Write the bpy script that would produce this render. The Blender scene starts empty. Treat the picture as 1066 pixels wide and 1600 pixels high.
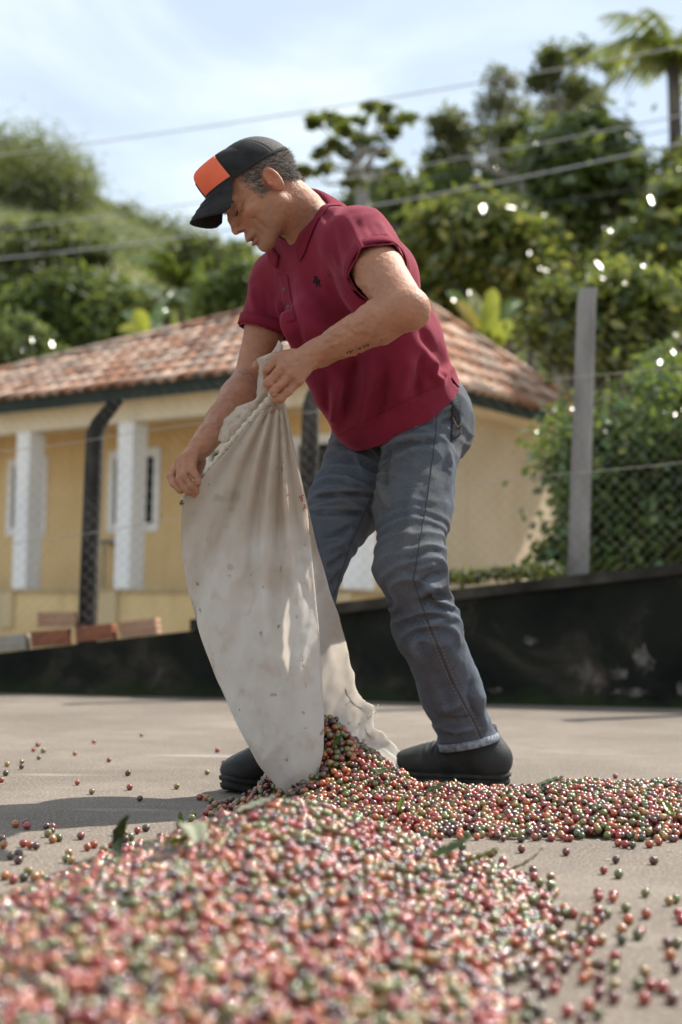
import bpy, bmesh, math, random
import numpy as np
from mathutils import Vector, Matrix, Euler

# ------------------------------------------------------------------ camera, sky, sun, exposure
SC = bpy.context.scene
COL = SC.collection
F_PX, CX, CY = 2222.0, 533.0, 800.0
CAM_H = 0.383
CAM_M = Matrix.Rotation(math.radians(90 + 4.4), 3, 'X') @ Matrix.Rotation(math.radians(1.0), 3, 'Z')
cam_d = bpy.data.cameras.new('camera')
cam = bpy.data.objects.new('camera', cam_d); COL.objects.link(cam)
cam.location = (0, 0, CAM_H); cam.rotation_euler = CAM_M.to_euler()
cam_d.sensor_fit = 'VERTICAL'; cam_d.sensor_height = 36.0; cam_d.sensor_width = 24.0; cam_d.lens = 50.0
cam_d.clip_start = 0.05; cam_d.clip_end = 3000
cam_d.dof.use_dof = True; cam_d.dof.focus_distance = 2.88; cam_d.dof.aperture_fstop = 2.8
SC.camera = cam

SUN_EL = math.radians(50); SUN_H = Vector((0.80, 0.60))
SUN_DIR = Vector((SUN_H.x * math.cos(SUN_EL), SUN_H.y * math.cos(SUN_EL), math.sin(SUN_EL)))
world = bpy.data.worlds.new('World'); SC.world = world; world.use_nodes = True
wt = world.node_tree; wt.nodes.clear()
w_out = wt.nodes.new('ShaderNodeOutputWorld'); w_bg = wt.nodes.new('ShaderNodeBackground')
w_sky = wt.nodes.new('ShaderNodeTexSky'); w_sky.sky_type = 'NISHITA'; w_sky.sun_disc = False
w_sky.sun_elevation = SUN_EL; w_sky.sun_rotation = math.atan2(SUN_H.x, SUN_H.y)
w_sky.air_density = 1.0; w_sky.dust_density = 1.6; w_sky.ozone_density = 1.0; w_sky.altitude = 900
w_tc = wt.nodes.new('ShaderNodeTexCoord'); w_map = wt.nodes.new('ShaderNodeMapping')
w_map.inputs['Scale'].default_value = (1.0, 1.0, 2.4)
w_map.inputs['Location'].default_value = (0.35, 0.1, 0.62)
w_n = wt.nodes.new('ShaderNodeTexNoise'); w_n.inputs['Scale'].default_value = 3.4; w_n.inputs['Detail'].default_value = 9
w_n.inputs['Roughness'].default_value = 0.56; w_n.inputs['Distortion'].default_value = 0.5
w_r = wt.nodes.new('ShaderNodeValToRGB'); w_r.color_ramp.elements[0].position = 0.47; w_r.color_ramp.elements[1].position = 0.70
w_r.color_ramp.elements[0].color = (0.50, 0.50, 0.50, 1); w_r.color_ramp.elements[1].color = (0.95, 0.95, 0.95, 1)
w_mix = wt.nodes.new('ShaderNodeMix'); w_mix.data_type = 'RGBA'
w_mix.inputs[7].default_value = (6.4, 7.1, 7.35, 1)
L = wt.links.new
L(w_tc.outputs['Generated'], w_map.inputs['Vector']); L(w_map.outputs['Vector'], w_n.inputs['Vector'])
L(w_n.outputs['Fac'], w_r.inputs['Fac']); L(w_r.outputs['Color'], w_mix.inputs[0]); L(w_sky.outputs['Color'], w_mix.inputs[6])
L(w_mix.outputs[2], w_bg.inputs['Color']); L(w_bg.outputs['Background'], w_out.inputs['Surface'])
w_bg.inputs['Strength'].default_value = 0.089

sun_d = bpy.data.lights.new('sun', 'SUN'); sun_d.energy = 4.2; sun_d.angle = math.radians(0.55); sun_d.color = (1.0, 0.94, 0.84)
sun = bpy.data.objects.new('sun', sun_d); COL.objects.link(sun)
sun.rotation_euler = SUN_DIR.to_track_quat('Z', 'Y').to_euler()

SC.view_settings.view_transform = 'Standard'; SC.view_settings.look = 'None'
SC.view_settings.exposure = 0.90; SC.view_settings.gamma = 1.0; SC.view_settings.use_curve_mapping = False
SC.render.engine = 'CYCLES'; SC.cycles.use_denoising = True
SC.cycles.max_bounces = 6; SC.cycles.transparent_max_bounces = 8
SC.cycles.sample_clamp_indirect = 6.0

rng = np.random.default_rng(7)
random.seed(7)

# ------------------------------------------------------------------ helpers
def at(px, py, Y):
    """world point seen at photo pixel (px,py) on the plane y = Y"""
    d = CAM_M @ Vector(((px - CX) / F_PX, -(py - CY) / F_PX, -1.0))
    t = Y / d.y
    return Vector((d.x * t, Y, CAM_H + d.z * t))

def at_ground(px, py, z=0.0):
    d = CAM_M @ Vector(((px - CX) / F_PX, -(py - CY) / F_PX, -1.0))
    t = (z - CAM_H) / d.z
    return Vector((d.x * t, d.y * t, z))

CAM_N = np.array(CAM_M)
def project(P):
    """world points -> photo pixels and depth"""
    q = (np.asarray(P, float) - np.array([0, 0, CAM_H])) @ CAM_N
    dep = -q[..., 2]
    dep_s = np.where(np.abs(dep) < 1e-6, 1e-6, dep)
    return np.stack([CX + F_PX * q[..., 0] / dep_s, CY - F_PX * q[..., 1] / dep_s, dep], -1)

def A3(v): return np.array(v, float)

def tag(o, label=None, cat=None, group=None, kind=None):
    if label: o['label'] = label
    if cat: o['category'] = cat
    if group: o['group'] = group
    if kind: o['kind'] = kind
    return o

def empty(name, loc=(0, 0, 0), label=None, cat=None, group=None):
    o = bpy.data.objects.new(name, None); COL.objects.link(o); o.location = loc
    o.empty_display_size = 0.1
    return tag(o, label, cat, group)

def link_obj(name, me, material=None, parent=None, smooth=False):
    o = bpy.data.objects.new(name, me); COL.objects.link(o)
    if material is not None and not me.materials: me.materials.append(material)
    if parent is not None:
        o.parent = parent
        o.matrix_parent_inverse = Matrix.Translation(-Vector(world_loc(parent)))
    if smooth and len(me.polygons): me.polygons.foreach_set('use_smooth', np.ones(len(me.polygons), bool))
    return o

def world_loc(o):
    v = Vector(o.location)
    p = o.parent
    if p is not None: v = v + o.matrix_parent_inverse.translation + world_loc(p)
    return v

def np_mesh(name, V, quads=None, tris=None, col=None, smooth=False):
    """mesh from numpy arrays, optional per-vertex colour attribute 'col'"""
    me = bpy.data.meshes.new(name)
    V = np.ascontiguousarray(V, np.float32)
    nq = 0 if quads is None else len(quads); nt = 0 if tris is None else len(tris)
    me.vertices.add(len(V)); me.vertices.foreach_set('co', V.ravel())
    loops = []; starts = []; s = 0
    if nq: loops.append(np.asarray(quads, np.int32).ravel()); starts.append(np.arange(nq, dtype=np.int32) * 4); s = nq * 4
    if nt: loops.append(np.asarray(tris, np.int32).ravel()); starts.append(s + np.arange(nt, dtype=np.int32) * 3)
    loops = np.concatenate(loops); starts = np.concatenate(starts)
    me.loops.add(len(loops)); me.loops.foreach_set('vertex_index', loops)
    me.polygons.add(nq + nt); me.polygons.foreach_set('loop_start', starts)
    if smooth: me.polygons.foreach_set('use_smooth', np.ones(nq + nt, bool))
    if col is not None:
        a = me.attributes.new('col', 'FLOAT_COLOR', 'POINT')
        c = np.ones((len(V), 4), np.float32); c[:, :3] = col
        a.data.foreach_set('color', c.ravel())
    me.update(calc_edges=True); me.validate()
    return me

class MB:
    """collects boxes, tubes and sheets for one mesh"""
    def __init__(s): s.v = []; s.f = []
    def add(s, verts, faces):
        n = len(s.v); s.v += [tuple(v) for v in verts]; s.f += [tuple(i + n for i in f) for f in faces]; return s
    def box(s, c, e1, e2, e3):
        c, e1, e2, e3 = map(Vector, (c, e1, e2, e3))
        vs = [c + a * e1 + b * e2 + d * e3 for a in (-1, 1) for b in (-1, 1) for d in (-1, 1)]
        return s.add(vs, [(0, 1, 3, 2), (4, 6, 7, 5), (0, 4, 5, 1), (2, 3, 7, 6), (0, 2, 6, 4), (1, 5, 7, 3)])
    def tube(s, path, radii, n=8, cap=True, squash=None):
        path = [Vector(p) for p in path]
        if not hasattr(radii, '__len__'): radii = [radii] * len(path)
        up = Vector((0, 0, 1)); prev = None; base = len(s.v)
        for i, p in enumerate(path):
            d = (path[min(i + 1, len(path) - 1)] - path[max(i - 1, 0)])
            d = d.normalized() if d.length > 1e-9 else Vector((0, 0, 1))
            a = (prev - d * prev.dot(d)) if prev is not None else (Vector((1, 0, 0)) if abs(d.z) > 0.9 else up.cross(d))
            a.normalize(); prev = a; b = d.cross(a)
            for k in range(n):
                t = 2 * math.pi * k / n
                s.v.append(tuple(p + (a * math.cos(t) + b * math.sin(t)) * radii[i]))
        for i in range(len(path) - 1):
            for k in range(n):
                k2 = (k + 1) % n; q = base + i * n
                s.f.append((q + k, q + k2, q + n + k2, q + n + k))
        if cap:
            s.f.append(tuple(base + k for k in reversed(range(n))))
            s.f.append(tuple(base + (len(path) - 1) * n + k for k in range(n)))
        return s
    def mesh(s, name):
        me = bpy.data.meshes.new(name); me.from_pydata(s.v, [], s.f); me.update(); return me
    def build(s, name, material, parent=None, smooth=False, bevel=0):
        o = link_obj(name, s.mesh(name), material, parent, smooth)
        if bevel:
            m = o.modifiers.new('bevel', 'BEVEL'); m.width = bevel; m.segments = 2; m.limit_method = 'ANGLE'
        return o

def h3(i, j, k, seed=0):
    n = (i.astype(np.int64) * 374761393 + j.astype(np.int64) * 668265263 + k.astype(np.int64) * 2147483647 + seed * 1274126177) & 0xffffffff
    n = ((n ^ (n >> 13)) * 1274126177) & 0xffffffff
    n = n ^ (n >> 16)
    return (n & 0xffffff).astype(np.float64) / 0xffffff
def vnoise(P, seed=0):
    P = np.asarray(P, float); I = np.floor(P).astype(np.int64); Fr = P - I; U = Fr * Fr * (3 - 2 * Fr)
    r = 0
    for a in (0, 1):
        for b in (0, 1):
            for c in (0, 1):
                w = (U[:, 0] if a else 1 - U[:, 0]) * (U[:, 1] if b else 1 - U[:, 1]) * (U[:, 2] if c else 1 - U[:, 2])
                r = r + w * h3(I[:, 0] + a, I[:, 1] + b, I[:, 2] + c, seed)
    return r * 2 - 1
def fbm(P, oct=4, seed=0):
    r = 0; a = 0.5; P = np.asarray(P, float)
    for o in range(oct):
        r = r + a * vnoise(P * 2 ** o, seed + o); a *= 0.5
    return r

# ------------------------------------------------------------------ materials
class NT:
    def __init__(s, name):
        s.m = bpy.data.materials.new(name); s.m.use_nodes = True; s.t = s.m.node_tree
        s.b = s.t.nodes['Principled BSDF']; s.out = s.t.nodes['Material Output']
    def n(s, typ, **kw):
        nd = s.t.nodes.new('ShaderNode' + typ)
        for k, v in kw.items():
            if k in nd.inputs: nd.inputs[k].default_value = v
            else: setattr(nd, k, v)
        return nd
    def l(s, a, b): s.t.links.new(a, b)
    def coord(s, kind='Object', scale=(1, 1, 1), rot=(0, 0, 0)):
        tc = s.n('TexCoord'); mp = s.n('Mapping'); mp.inputs['Scale'].default_value = scale; mp.inputs['Rotation'].default_value = rot
        s.l(tc.outputs[kind], mp.inputs['Vector']); return mp.outputs['Vector']
    def noise(s, vec, scale, detail=5, rough=0.55, dist=0):
        nd = s.n('TexNoise', Scale=scale, Detail=detail, Roughness=rough, Distortion=dist); s.l(vec, nd.inputs['Vector']); return nd.outputs['Fac']
    def ramp(s, fac, stops, interp='LINEAR'):
        r = s.n('ValToRGB'); cr = r.color_ramp; cr.interpolation = interp
        while len(cr.elements) < len(stops): cr.elements.new(0.5)
        for e, (p, c) in zip(cr.elements, stops):
            e.position = p; e.color = (*c, 1) if len(c) == 3 else c
        s.l(fac, r.inputs['Fac']); return r.outputs['Color']
    def mix(s, fac, a, b, mode='MIX'):
        m = s.n('Mix', data_type='RGBA', blend_type=mode)
        for sock, v in ((m.inputs[0], fac), (m.inputs[6], a), (m.inputs[7], b)):
            if hasattr(v, 'links'): s.l(v, sock)
            elif isinstance(v, (int, float)): sock.default_value = v
            else: sock.default_value = (*v, 1)
        return m.outputs[2]
    def math(s, op, a, b=0.0):
        m = s.n('Math', operation=op)
        for i, v in enumerate((a, b)):
            if hasattr(v, 'links'): s.l(v, m.inputs[i])
            else: m.inputs[i].default_value = v
        return m.outputs[0]
    def bump(s, h, strength=0.3, dist=0.01, normal=None):
        b = s.n('Bump'); b.inputs['Strength'].default_value = strength; b.inputs['Distance'].default_value = dist
        s.l(h, b.inputs['Height'])
        if normal is not None: s.l(normal, b.inputs['Normal'])
        s.l(b.outputs['Normal'], s.b.inputs['Normal']); return b.outputs['Normal']
    def set(s, color=None, rough=None, spec=None, **kw):
        for k, v in (('Base Color', color), ('Roughness', rough), ('Specular IOR Level', spec)):
            if v is None: continue
            if hasattr(v, 'links'): s.l(v, s.b.inputs[k])
            elif isinstance(v, (int, float)): s.b.inputs[k].default_value = v
            else: s.b.inputs[k].default_value = (*v, 1)
        for k, v in kw.items(): s.b.inputs[k.replace('_', ' ')].default_value = v
        return s
    def attr(s): a = s.n('Attribute'); a.attribute_name = 'col'; return a.outputs['Color']
    def translucent(s, color, fac):
        tr = s.n('BsdfTranslucent'); mx = s.n('MixShader')
        if hasattr(color, 'links'): s.l(color, tr.inputs['Color'])
        else: tr.inputs['Color'].default_value = (*color, 1)
        mx.inputs[0].default_value = fac
        s.l(s.b.outputs[0], mx.inputs[1]); s.l(tr.outputs[0], mx.inputs[2]); s.l(mx.outputs[0], s.out.inputs['Surface'])

def mottled(name, cols, scale, rough=0.85, bump=0.2, bscale=None, bdist=0.01, spec=0.3, stretch=(1, 1, 1), lo=0.3, hi=0.7, detail=6):
    t = NT(name); v = t.coord('Object', stretch); nz = t.noise(v, scale, detail)
    st = [(lo + (hi - lo) * i / max(1, len(cols) - 1), c) for i, c in enumerate(cols)]
    t.set(t.ramp(nz, st), rough, spec)
    if bump: t.bump(t.noise(v, bscale or scale * 4, 6), bump, bdist)
    return t.m

def leaf_mat(name, rough=0.38, spec=0.5, trans=0.3):
    t = NT(name); c = t.attr(); t.set(c, rough, spec)
    t.translucent(t.mix(0.45, c, (0.36, 0.42, 0.07), 'MIX'), trans)
    return t.m
# ------------------------------------------------------------------ ground
def m_concrete():
    t = NT('yard_concrete'); v = t.coord('Object')
    a = t.noise(v, 1.3, 8, 0.6, 0.4); b = t.noise(v, 9.0, 6, 0.65); c = t.noise(v, 160.0, 4, 0.7)
    base = t.ramp(a, [(0.32, (0.120, 0.092, 0.069)), (0.5, (0.175, 0.138, 0.106)), (0.68, (0.240, 0.196, 0.156))])
    base = t.mix(t.ramp(b, [(0.42, (0, 0, 0)), (0.72, (0.6, 0.6, 0.6))]), base, (0.10, 0.082, 0.066))
    base = t.mix(t.ramp(c, [(0.40, (0, 0, 0)), (0.50, (0, 0, 0)), (0.64, (0.85, 0.85, 0.85))]), base, (0.36, 0.32, 0.28))
    d = t.noise(v, 240.0, 3, 0.6)
    base = t.mix(t.ramp(d, [(0.32, (0.85, 0.85, 0.85)), (0.46, (0, 0, 0))]), base, (0.05, 0.042, 0.034))
    vs = t.coord('Object', (0.7, 3.0, 1)); e = t.noise(vs, 2.6, 5, 0.5)
    base = t.mix(t.ramp(e, [(0.62, (0, 0, 0)), (0.70, (0.6, 0.6, 0.6))]), base, (0.34, 0.31, 0.275))
    t.set(base, 0.78, 0.35)
    h = t.math('ADD', t.math('MULTIPLY', c, 0.6), t.math('MULTIPLY', b, 1.2))
    t.bump(h, 0.8, 0.005); return t.m
gm = MB().add([(-400, -30, 0), (400, -30, 0), (400, 900, 0), (-400, 900, 0)], [(0, 1, 2, 3)])
m_soil = mottled('bare_soil', [(0.20, 0.15, 0.10), (0.32, 0.26, 0.19), (0.26, 0.23, 0.13)], 0.8, 0.95, 0.5)
g0 = MB().add([(-400, -30, -0.02), (400, -30, -0.02), (400, 900, -0.02), (-400, 900, -0.02)], [(0, 1, 2, 3)]).build('ground', m_soil)
tag(g0, kind='structure')
WL, WR = at_ground(0, 1083), at_ground(1066, 1107)
wd = (WR - WL).normalized(); wn = Vector((wd.y, -wd.x, 0))         # wn points at the camera
if wn.y > 0: wn = -wn
def wpt(s, out=0.0, z=0.0): return WL + wd * s + wn * out + Vector((0, 0, z))
yard = MB().add([wpt(-9, 0.0), (-9, -4, 0), (9, -4, 0), wpt(12, 0.0)], [(0, 1, 2, 3)]).build('yard_pavement', m_concrete())
tag(yard, kind='structure')

# ------------------------------------------------------------------ boundary wall with coping, bricks on its end, fence
def m_oldwall():
    t = NT('black_mould_concrete'); v = t.coord('Object'); a = t.noise(v, 2.2, 8, 0.62, 0.6); b = t.noise(v, 14, 6, 0.6)
    base = t.ramp(a, [(0.34, (0.007, 0.008, 0.007)), (0.50, (0.016, 0.017, 0.014)), (0.60, (0.045, 0.038, 0.030)), (0.70, (0.16, 0.13, 0.11))])
    base = t.mix(t.ramp(b, [(0.5, (0, 0, 0)), (0.7, (0.5, 0.5, 0.5))]), base, (0.012, 0.016, 0.008))
    sp_ = t.n('SeparateXYZ'); t.l(v, sp_.inputs[0]); ms = t.noise(v, 5, 5, .6)
    base = t.mix(t.ramp(t.math('SUBTRACT', t.math('MULTIPLY', ms, .30), sp_.outputs['Z']), [(.07, (0, 0, 0)), (.15, (.8, .8, .8))]), base, (.026, .036, .013))
    t.set(base, 0.95, 0.15); t.bump(b, 0.6, 0.02); return t.m
M_WALL = m_oldwall()
def wall_top(s): # height of the wall along its length
    return 0.200 + (0.635 - 0.200) * (s / (WR - WL).length)
wall = empty('boundary_wall', wpt(0), 'low black mouldy concrete wall sloping along the yard behind the man', 'wall')
S0, S1 = -3.0, 7.0
n = 60; mb = MB(); vs = []; fs = []
for i in range(n + 1):
    s = S0 + (S1 - S0) * i / n; z = max(0.05, wall_top(s))
    vs += [wpt(s, 0, 0), wpt(s, 0, z), wpt(s, -0.16, z), wpt(s, -0.16, 0)]
for i in range(n):
    for k in range(3): fs.append((i * 4 + k, i * 4 + 4 + k, i * 4 + 5 + k, i * 4 + 1 + k))
fs += [(0, 1, 2, 3), (n * 4 + 3, n * 4 + 2, n * 4 + 1, n * 4)]
mb.add(vs, fs).build('wall_face', M_WALL, wall)
mb = MB(); SCOP = 0.95
M_COP = mottled('coping_concrete', [(0.014, 0.012, 0.010), (0.035, 0.030, 0.024), (0.08, 0.07, 0.055)], 5, 0.92, 0.6, 30, 0.01)
vs = []; fs = []
for i in range(41):
    s = SCOP + (S1 - SCOP) * i / 40; z = wall_top(s)
    w = 0.006 * math.sin(i * 1.7) + 0.004 * math.sin(i * 4.1)
    vs += [wpt(s, 0.035 + w, z + 0.002), wpt(s, 0.035 + w, z + 0.055), wpt(s, -0.2, z + 0.06), wpt(s, -0.2, z + 0.002)]
for i in range(40):
    for k in range(4): fs.append((i * 4 + k, i * 4 + 4 + k, i * 4 + 4 + (k + 1) % 4, i * 4 + (k + 1) % 4))
fs += [(0, 1, 2, 3), (163, 162, 161, 160)]
mb.add(vs, fs).build('coping', M_COP, wall)
# paint scars on the wall face: thin flakes of bare render, low right
m_scar = mottled('bare_render', [(0.012, 0.012, 0.010), (0.05, 0.044, 0.038), (0.20, 0.175, 0.16)], 14, 0.9, 0.4, 60, 0.004)
for (px, py, w, h) in ((985, 1080, 36, 7), (1002, 1032, 17, 24), (966, 1053, 15, 9), (828, 1002, 11, 8), (775, 1080, 12, 5), (1062, 1078, 8, 12)):
    q = at(px, py, 6.85); s = (q - WL).dot(wd); z = q.z
    m = MB(); k = 22; rr = [0.6 + 0.7 * random.random() for _ in range(k)]
    pts = [wpt(s + w / 325 * rr[j] * math.cos(2 * math.pi * j / k), 0.004, max(0.004, z + h / 325 * rr[j] * math.sin(2 * math.pi * j / k))) for j in range(k)]
    bk = [p - wn * 0.01 for p in pts]
    m.add(pts + bk, [tuple(range(k))] + [(j, k + j, k + (j + 1) % k, (j + 1) % k) for j in range(k)]).build('render_patch', m_scar, wall)
# hollow clay bricks lying along the low end
m_brick = [mottled('clay_brick_' + n_, [c1, c2], 14, 0.9, 0.4, 50, 0.004) for n_, c1, c2 in
           (('orange', (0.36, 0.13, 0.06), (0.52, 0.22, 0.11)), ('dusty', (0.36, 0.20, 0.13), (0.48, 0.30, 0.20)), ('dark', (0.20, 0.08, 0.05), (0.34, 0.13, 0.07)), ('grey', (0.30, 0.27, 0.23), (0.40, 0.36, 0.31)))]
def brick_mesh(nm, L_, W_, H_, mt):
    m = MB(); e = 0.006
    m.box((0, 0, 0), (L_ / 2 - e, 0, 0), (0, W_ / 2 - e, 0), (0, 0, H_ / 2 - e))
    for k in (-1, 0, 1): m.box((0, 0, k * H_ * 0.31), (L_ / 2, 0, 0), (0, W_ / 2, 0), (0, 0, H_ * 0.115))   # ribbed faces
    me = m.mesh(nm); me.materials.append(mt); return me
bm_ = [brick_mesh('brick', 0.19, 0.09, 0.09, m) for m in m_brick]
ang_w = math.atan2(wd.y, wd.x)
s = -1.5; i = 0
while s < 0.82:
    zt = wall_top(s)
    o = link_obj('brick', bm_[(i * 7 + i // 3) % 4], None, wall)
    o.location = wpt(s, -0.075, zt + 0.045); o.rotation_euler = (0, random.uniform(-.04, .04) - 0.13, ang_w + random.uniform(-.06, .06))
    if s < -0.02 or 0.12 < s < 0.24:
        o2 = link_obj('brick', bm_[(i * 3 + 1) % 3], None, wall)
        o2.location = wpt(s + 0.03, -0.075, zt + 0.137); o2.rotation_euler = (0, -0.1 + random.uniform(-.1, .1), ang_w + random.uniform(-.15, .15))
    s += 0.205 + 0.03 * random.random(); i += 1

# fence: concrete posts with a bent head, chain link between them
fence = empty('chain_link_fence', wpt(2, -0.1, 0.4), 'chain link fence on weathered concrete posts along the low wall', 'fence')
m_post_d = mottled('mouldy_post', [(0.010, 0.009, 0.008), (0.028, 0.025, 0.022), (0.085, 0.075, 0.065)], 6, 0.93, 0.6, 26, 0.01, stretch=(1, 1, .4))
m_post_l = mottled('grey_post', [(0.11, 0.10, 0.095), (0.22, 0.205, 0.195), (0.31, 0.29, 0.275)], 7, 0.93, 0.5, 40, 0.008, stretch=(1, 1, .3))
def post(pb, pt, ph, Y, w, mt):
    b = at(*pb, Y); t_ = at(*pt, Y); h_ = at(*ph, Y)
    m = MB(); w2 = w / 2; ring = []
    p0 = b - (t_ - b).normalized() * 0.16
    path = [p0, b + (t_ - b) * 0.5, t_ - (t_ - b).normalized() * 0.03, t_ + (h_ - t_) * 0.25, h_]
    hw = [w2, w2 * .97, w2 * .93, w2 * .9, w2 * .8]
    vs = []; fs = []
    for p, r in zip(path, hw):
        c = r * 0.3
        for dx, dy in ((-r + c, -r), (r - c, -r), (r, -r + c), (r, r - c), (r - c, r), (-r + c, r), (-r, r - c), (-r, -r + c)):
            vs.append(p + wd * dx + wn * dy)
    for i in range(len(path) - 1):
        for k in range(8): fs.append((i * 8 + k, i * 8 + (k + 1) % 8, i * 8 + 8 + (k + 1) % 8, i * 8 + 8 + k))
    fs += [tuple(range(8)), tuple(range(39, 31, -1))]
    m.add(vs, fs); m.build('post', mt, fence)
post((137, 982), (149, 668), (181, 627), 7.14, 0.085, m_post_d)
post((478, 965), (486, 628), (505, 590), 7.08, 0.088, m_post_d)
post((903, 900), (917, 462), (921, 452), 6.97, 0.098, m_post_l)
post((1290, 860), (1300, 420), (1318, 395), 6.89, 0.098, m_post_l)
post((-260, 1020), (-250, 690), (-225, 650), 7.21, 0.088, m_post_d)
def m_wire():
    t = NT('galvanised_wire'); t.set((0.36, 0.33, 0.29), 0.6, 0.4, Metallic=0.2); return t.m
M_WIRE = m_wire()
def mesh_wires(s0, s1, ztop, cell=0.062, r=0.0007):
    V = []; Q = []
    for sgn in (1, -1):
        k0 = int((s0 - 2) / cell); k1 = int((s1 + 2) / cell)
        for k in range(k0, k1):
            pts = []
            for a, b in (('lo', 0), ('hi', 1)):
                pass
            s = k * cell
            # line s(z) = s + sgn*z ; clipped to [s0,s1]
            za = wall_top(min(max(s, s0), s1)) + 0.05; zb = ztop(s)
            t0, t1 = za, zb
            if sgn > 0: t0 = max(t0, s0 - s); t1 = min(t1, s1 - s)
            else: t0 = max(t0, s - s1); t1 = min(t1, s - s0)
            if t1 - t0 < 0.03: continue
            n_ = max(2, int((t1 - t0) / 0.12))
            for i in range(n_ + 1):
                z = t0 + (t1 - t0) * i / n_; ss = s + sgn * z
                sag = 0.02 * math.sin(ss * 2.1 + z * 3) + 0.006 * math.sin(ss * 9)
                p = wpt(ss, -0.035 - sgn * 0.002 + sag, z)
                q = len(V)
                for dx, dz in ((-r, 0), (0, -r), (r, 0), (0, r)): V.append(p + wd * dx * 1.2 + Vector((0, 0, dz)) + wn * (r if dx == 0 else -r) * .6)
                if i:
                    for j in range(4): Q.append((q - 4 + j, q - 4 + (j + 1) % 4, q + (j + 1) % 4, q + j))
    return np_mesh('wire_mesh', [tuple(v) for v in V], quads=Q)
def ss_of(px, py, Y): return (at(px, py, Y) - WL).dot(wd)
for a, b in (((-260, 900, 7.1), (137, 900, 7.03)), ((137, 900, 7.03), (478, 900, 6.97)), ((478, 900, 6.97), (905, 900, 6.86)), ((905, 900, 6.86), (1290, 860, 6.78))):
    sa, sb = ss_of(*a), ss_of(*b)
    tag(link_obj('wire_mesh', mesh_wires(sa, sb, lambda s: wall_top(s) + 1.02), M_WIRE, fence), kind='stuff')
m = MB()
for zo in (1.02, 0.55):
    pts = [wpt(-2.6 + 0.25 * i, -0.035, wall_top(-2.6 + .25 * i) + zo + 0.01 * math.sin(i)) for i in range(34)]
    m.tube(pts, 0.0022, 5)
m.build('tension_wire', M_WIRE, fence)

# ------------------------------------------------------------------ house
HC0 = at(554, 562, 12.0); ZE = HC0.z
hu = Vector((-0.803, 0.596, 0)); hv = Vector((0.596, 0.803, 0))
def hp(a, b, z): return Vector((HC0.x, HC0.y, 0)) + hu * a + hv * b + Vector((0, 0, z))
def solve_a(px, b):
    lo, hi = -2.0, 14.0
    for _ in range(50):
        mid = (lo + hi) / 2
        if project([tuple(hp(mid, b, 1.5))])[0][0] > px: lo = mid
        else: hi = mid
    return lo
house = empty('house', tuple(hp(3, 2, 0)), 'ochre single-storey house with terracotta tiled roof and white porch columns', 'house')
def m_plaster(nm, c1, c2, c3):
    t = NT(nm); v = t.coord('Object'); a = t.noise(v, 0.9, 7, 0.6, 0.5); b = t.noise(v, 40, 5, 0.6)
    base = t.ramp(a, [(0.32, c1), (0.52, c2), (0.72, c3)])
    vs_ = t.coord('Object', (3, 3, 0.35)); st = t.noise(vs_, 2.2, 6, 0.6)
    base = t.mix(t.ramp(st, [(0.52, (0, 0, 0)), (0.78, (0.45, 0.45, 0.45))]), base, tuple(x * 0.62 for x in c1))
    t.set(base, 0.9, 0.2); t.bump(b, 0.35, 0.006); return t.m
M_OCH = m_plaster('ochre_plaster', (0.66, 0.45, 0.21), (0.74, 0.53, 0.27), (0.79, 0.59, 0.32))
M_BEI = m_plaster('beige_plaster', (0.50, 0.40, 0.27), (0.57, 0.465, 0.325), (0.63, 0.52, 0.38))
M_SOF = m_plaster('pale_soffit', (0.62, 0.53, 0.38), (0.70, 0.61, 0.46), (0.74, 0.66, 0.52))
M_WHT = m_plaster('white_paint', (0.78, 0.78, 0.80), (0.84, 0.84, 0.85), (0.87, 0.87, 0.87))
M_FAS = mottled('dark_green_fascia', [(0.012, 0.022, 0.018), (0.03, 0.04, 0.032)], 5, 0.7, 0.2)
LA, LB, WA, WB = 8.4, 4.7, 0.42, 1.05    # eave lengths along a and b, wall insets
ZP = 0.66; ZS = ZE - 0.10
def hbox(m, a0, a1, b0, b1, z0, z1):
    return m.box(hp((a0 + a1) / 2, (b0 + b1) / 2, (z0 + z1) / 2), hu * (a1 - a0) / 2, hv * (b1 - b0) / 2, Vector((0, 0, (z1 - z0) / 2)))
# front wall with real window openings
wins = []
for pxc, wdt in ((42, 0.66), (209, 0.76), (362, 0.72), (500, 0.72)):
    a = solve_a(pxc, WB); wins.append((a, wdt))
zw0, zw1 = 1.37, 2.08
m = MB(); edges = sorted(wins, key=lambda w: w[0]); cur = WA + 0.002
for a, w in edges:
    hbox(m, cur, a - w / 2 + .07, WB, WB + .16, ZP - 0.4, ZS - .02); 
    hbox(m, a - w / 2 + .07, a + w / 2 - .07, WB, WB + .16, ZP - 0.4, zw0); hbox(m, a - w / 2 + .07, a + w / 2 - .07, WB, WB + .16, zw1, ZS - .02); cur = a + w / 2 - .07
hbox(m, cur, LA - .4, WB, WB + .16, ZP - 0.4, ZS - .02)
m.build('front_wall', M_OCH, house)
m = MB(); hbox(m, WA, WA + .16, WB + 0.161, LB - .3, -0.02, ZS - .02); m.build('side_wall', M_BEI, house)
m = MB(); hbox(m, LA - .4, LA - .24, WB + .17, LB - .3, -0.02, ZS - .02); m.build('end_wall', M_OCH, house)
m = MB(); hbox(m, WA + .17, LA - .41, LB - .46, LB - .3, -0.02, ZS - .02); m.build('rear_wall', M_OCH, house)
m = MB(); hbox(m, WA - .06, LA - .2, 0.10, WB - .002, -0.02, ZP - .035); m.build('plinth', M_OCH, house)
m = MB(); hbox(m, WA - .09, LA - .17, 0.07, WB + .02, ZP - .034, ZP); m.build('porch_floor', m_plaster('porch_slab', (0.36, 0.27, 0.16), (0.44, 0.34, 0.2), (0.5, 0.4, 0.25)), house)
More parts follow.
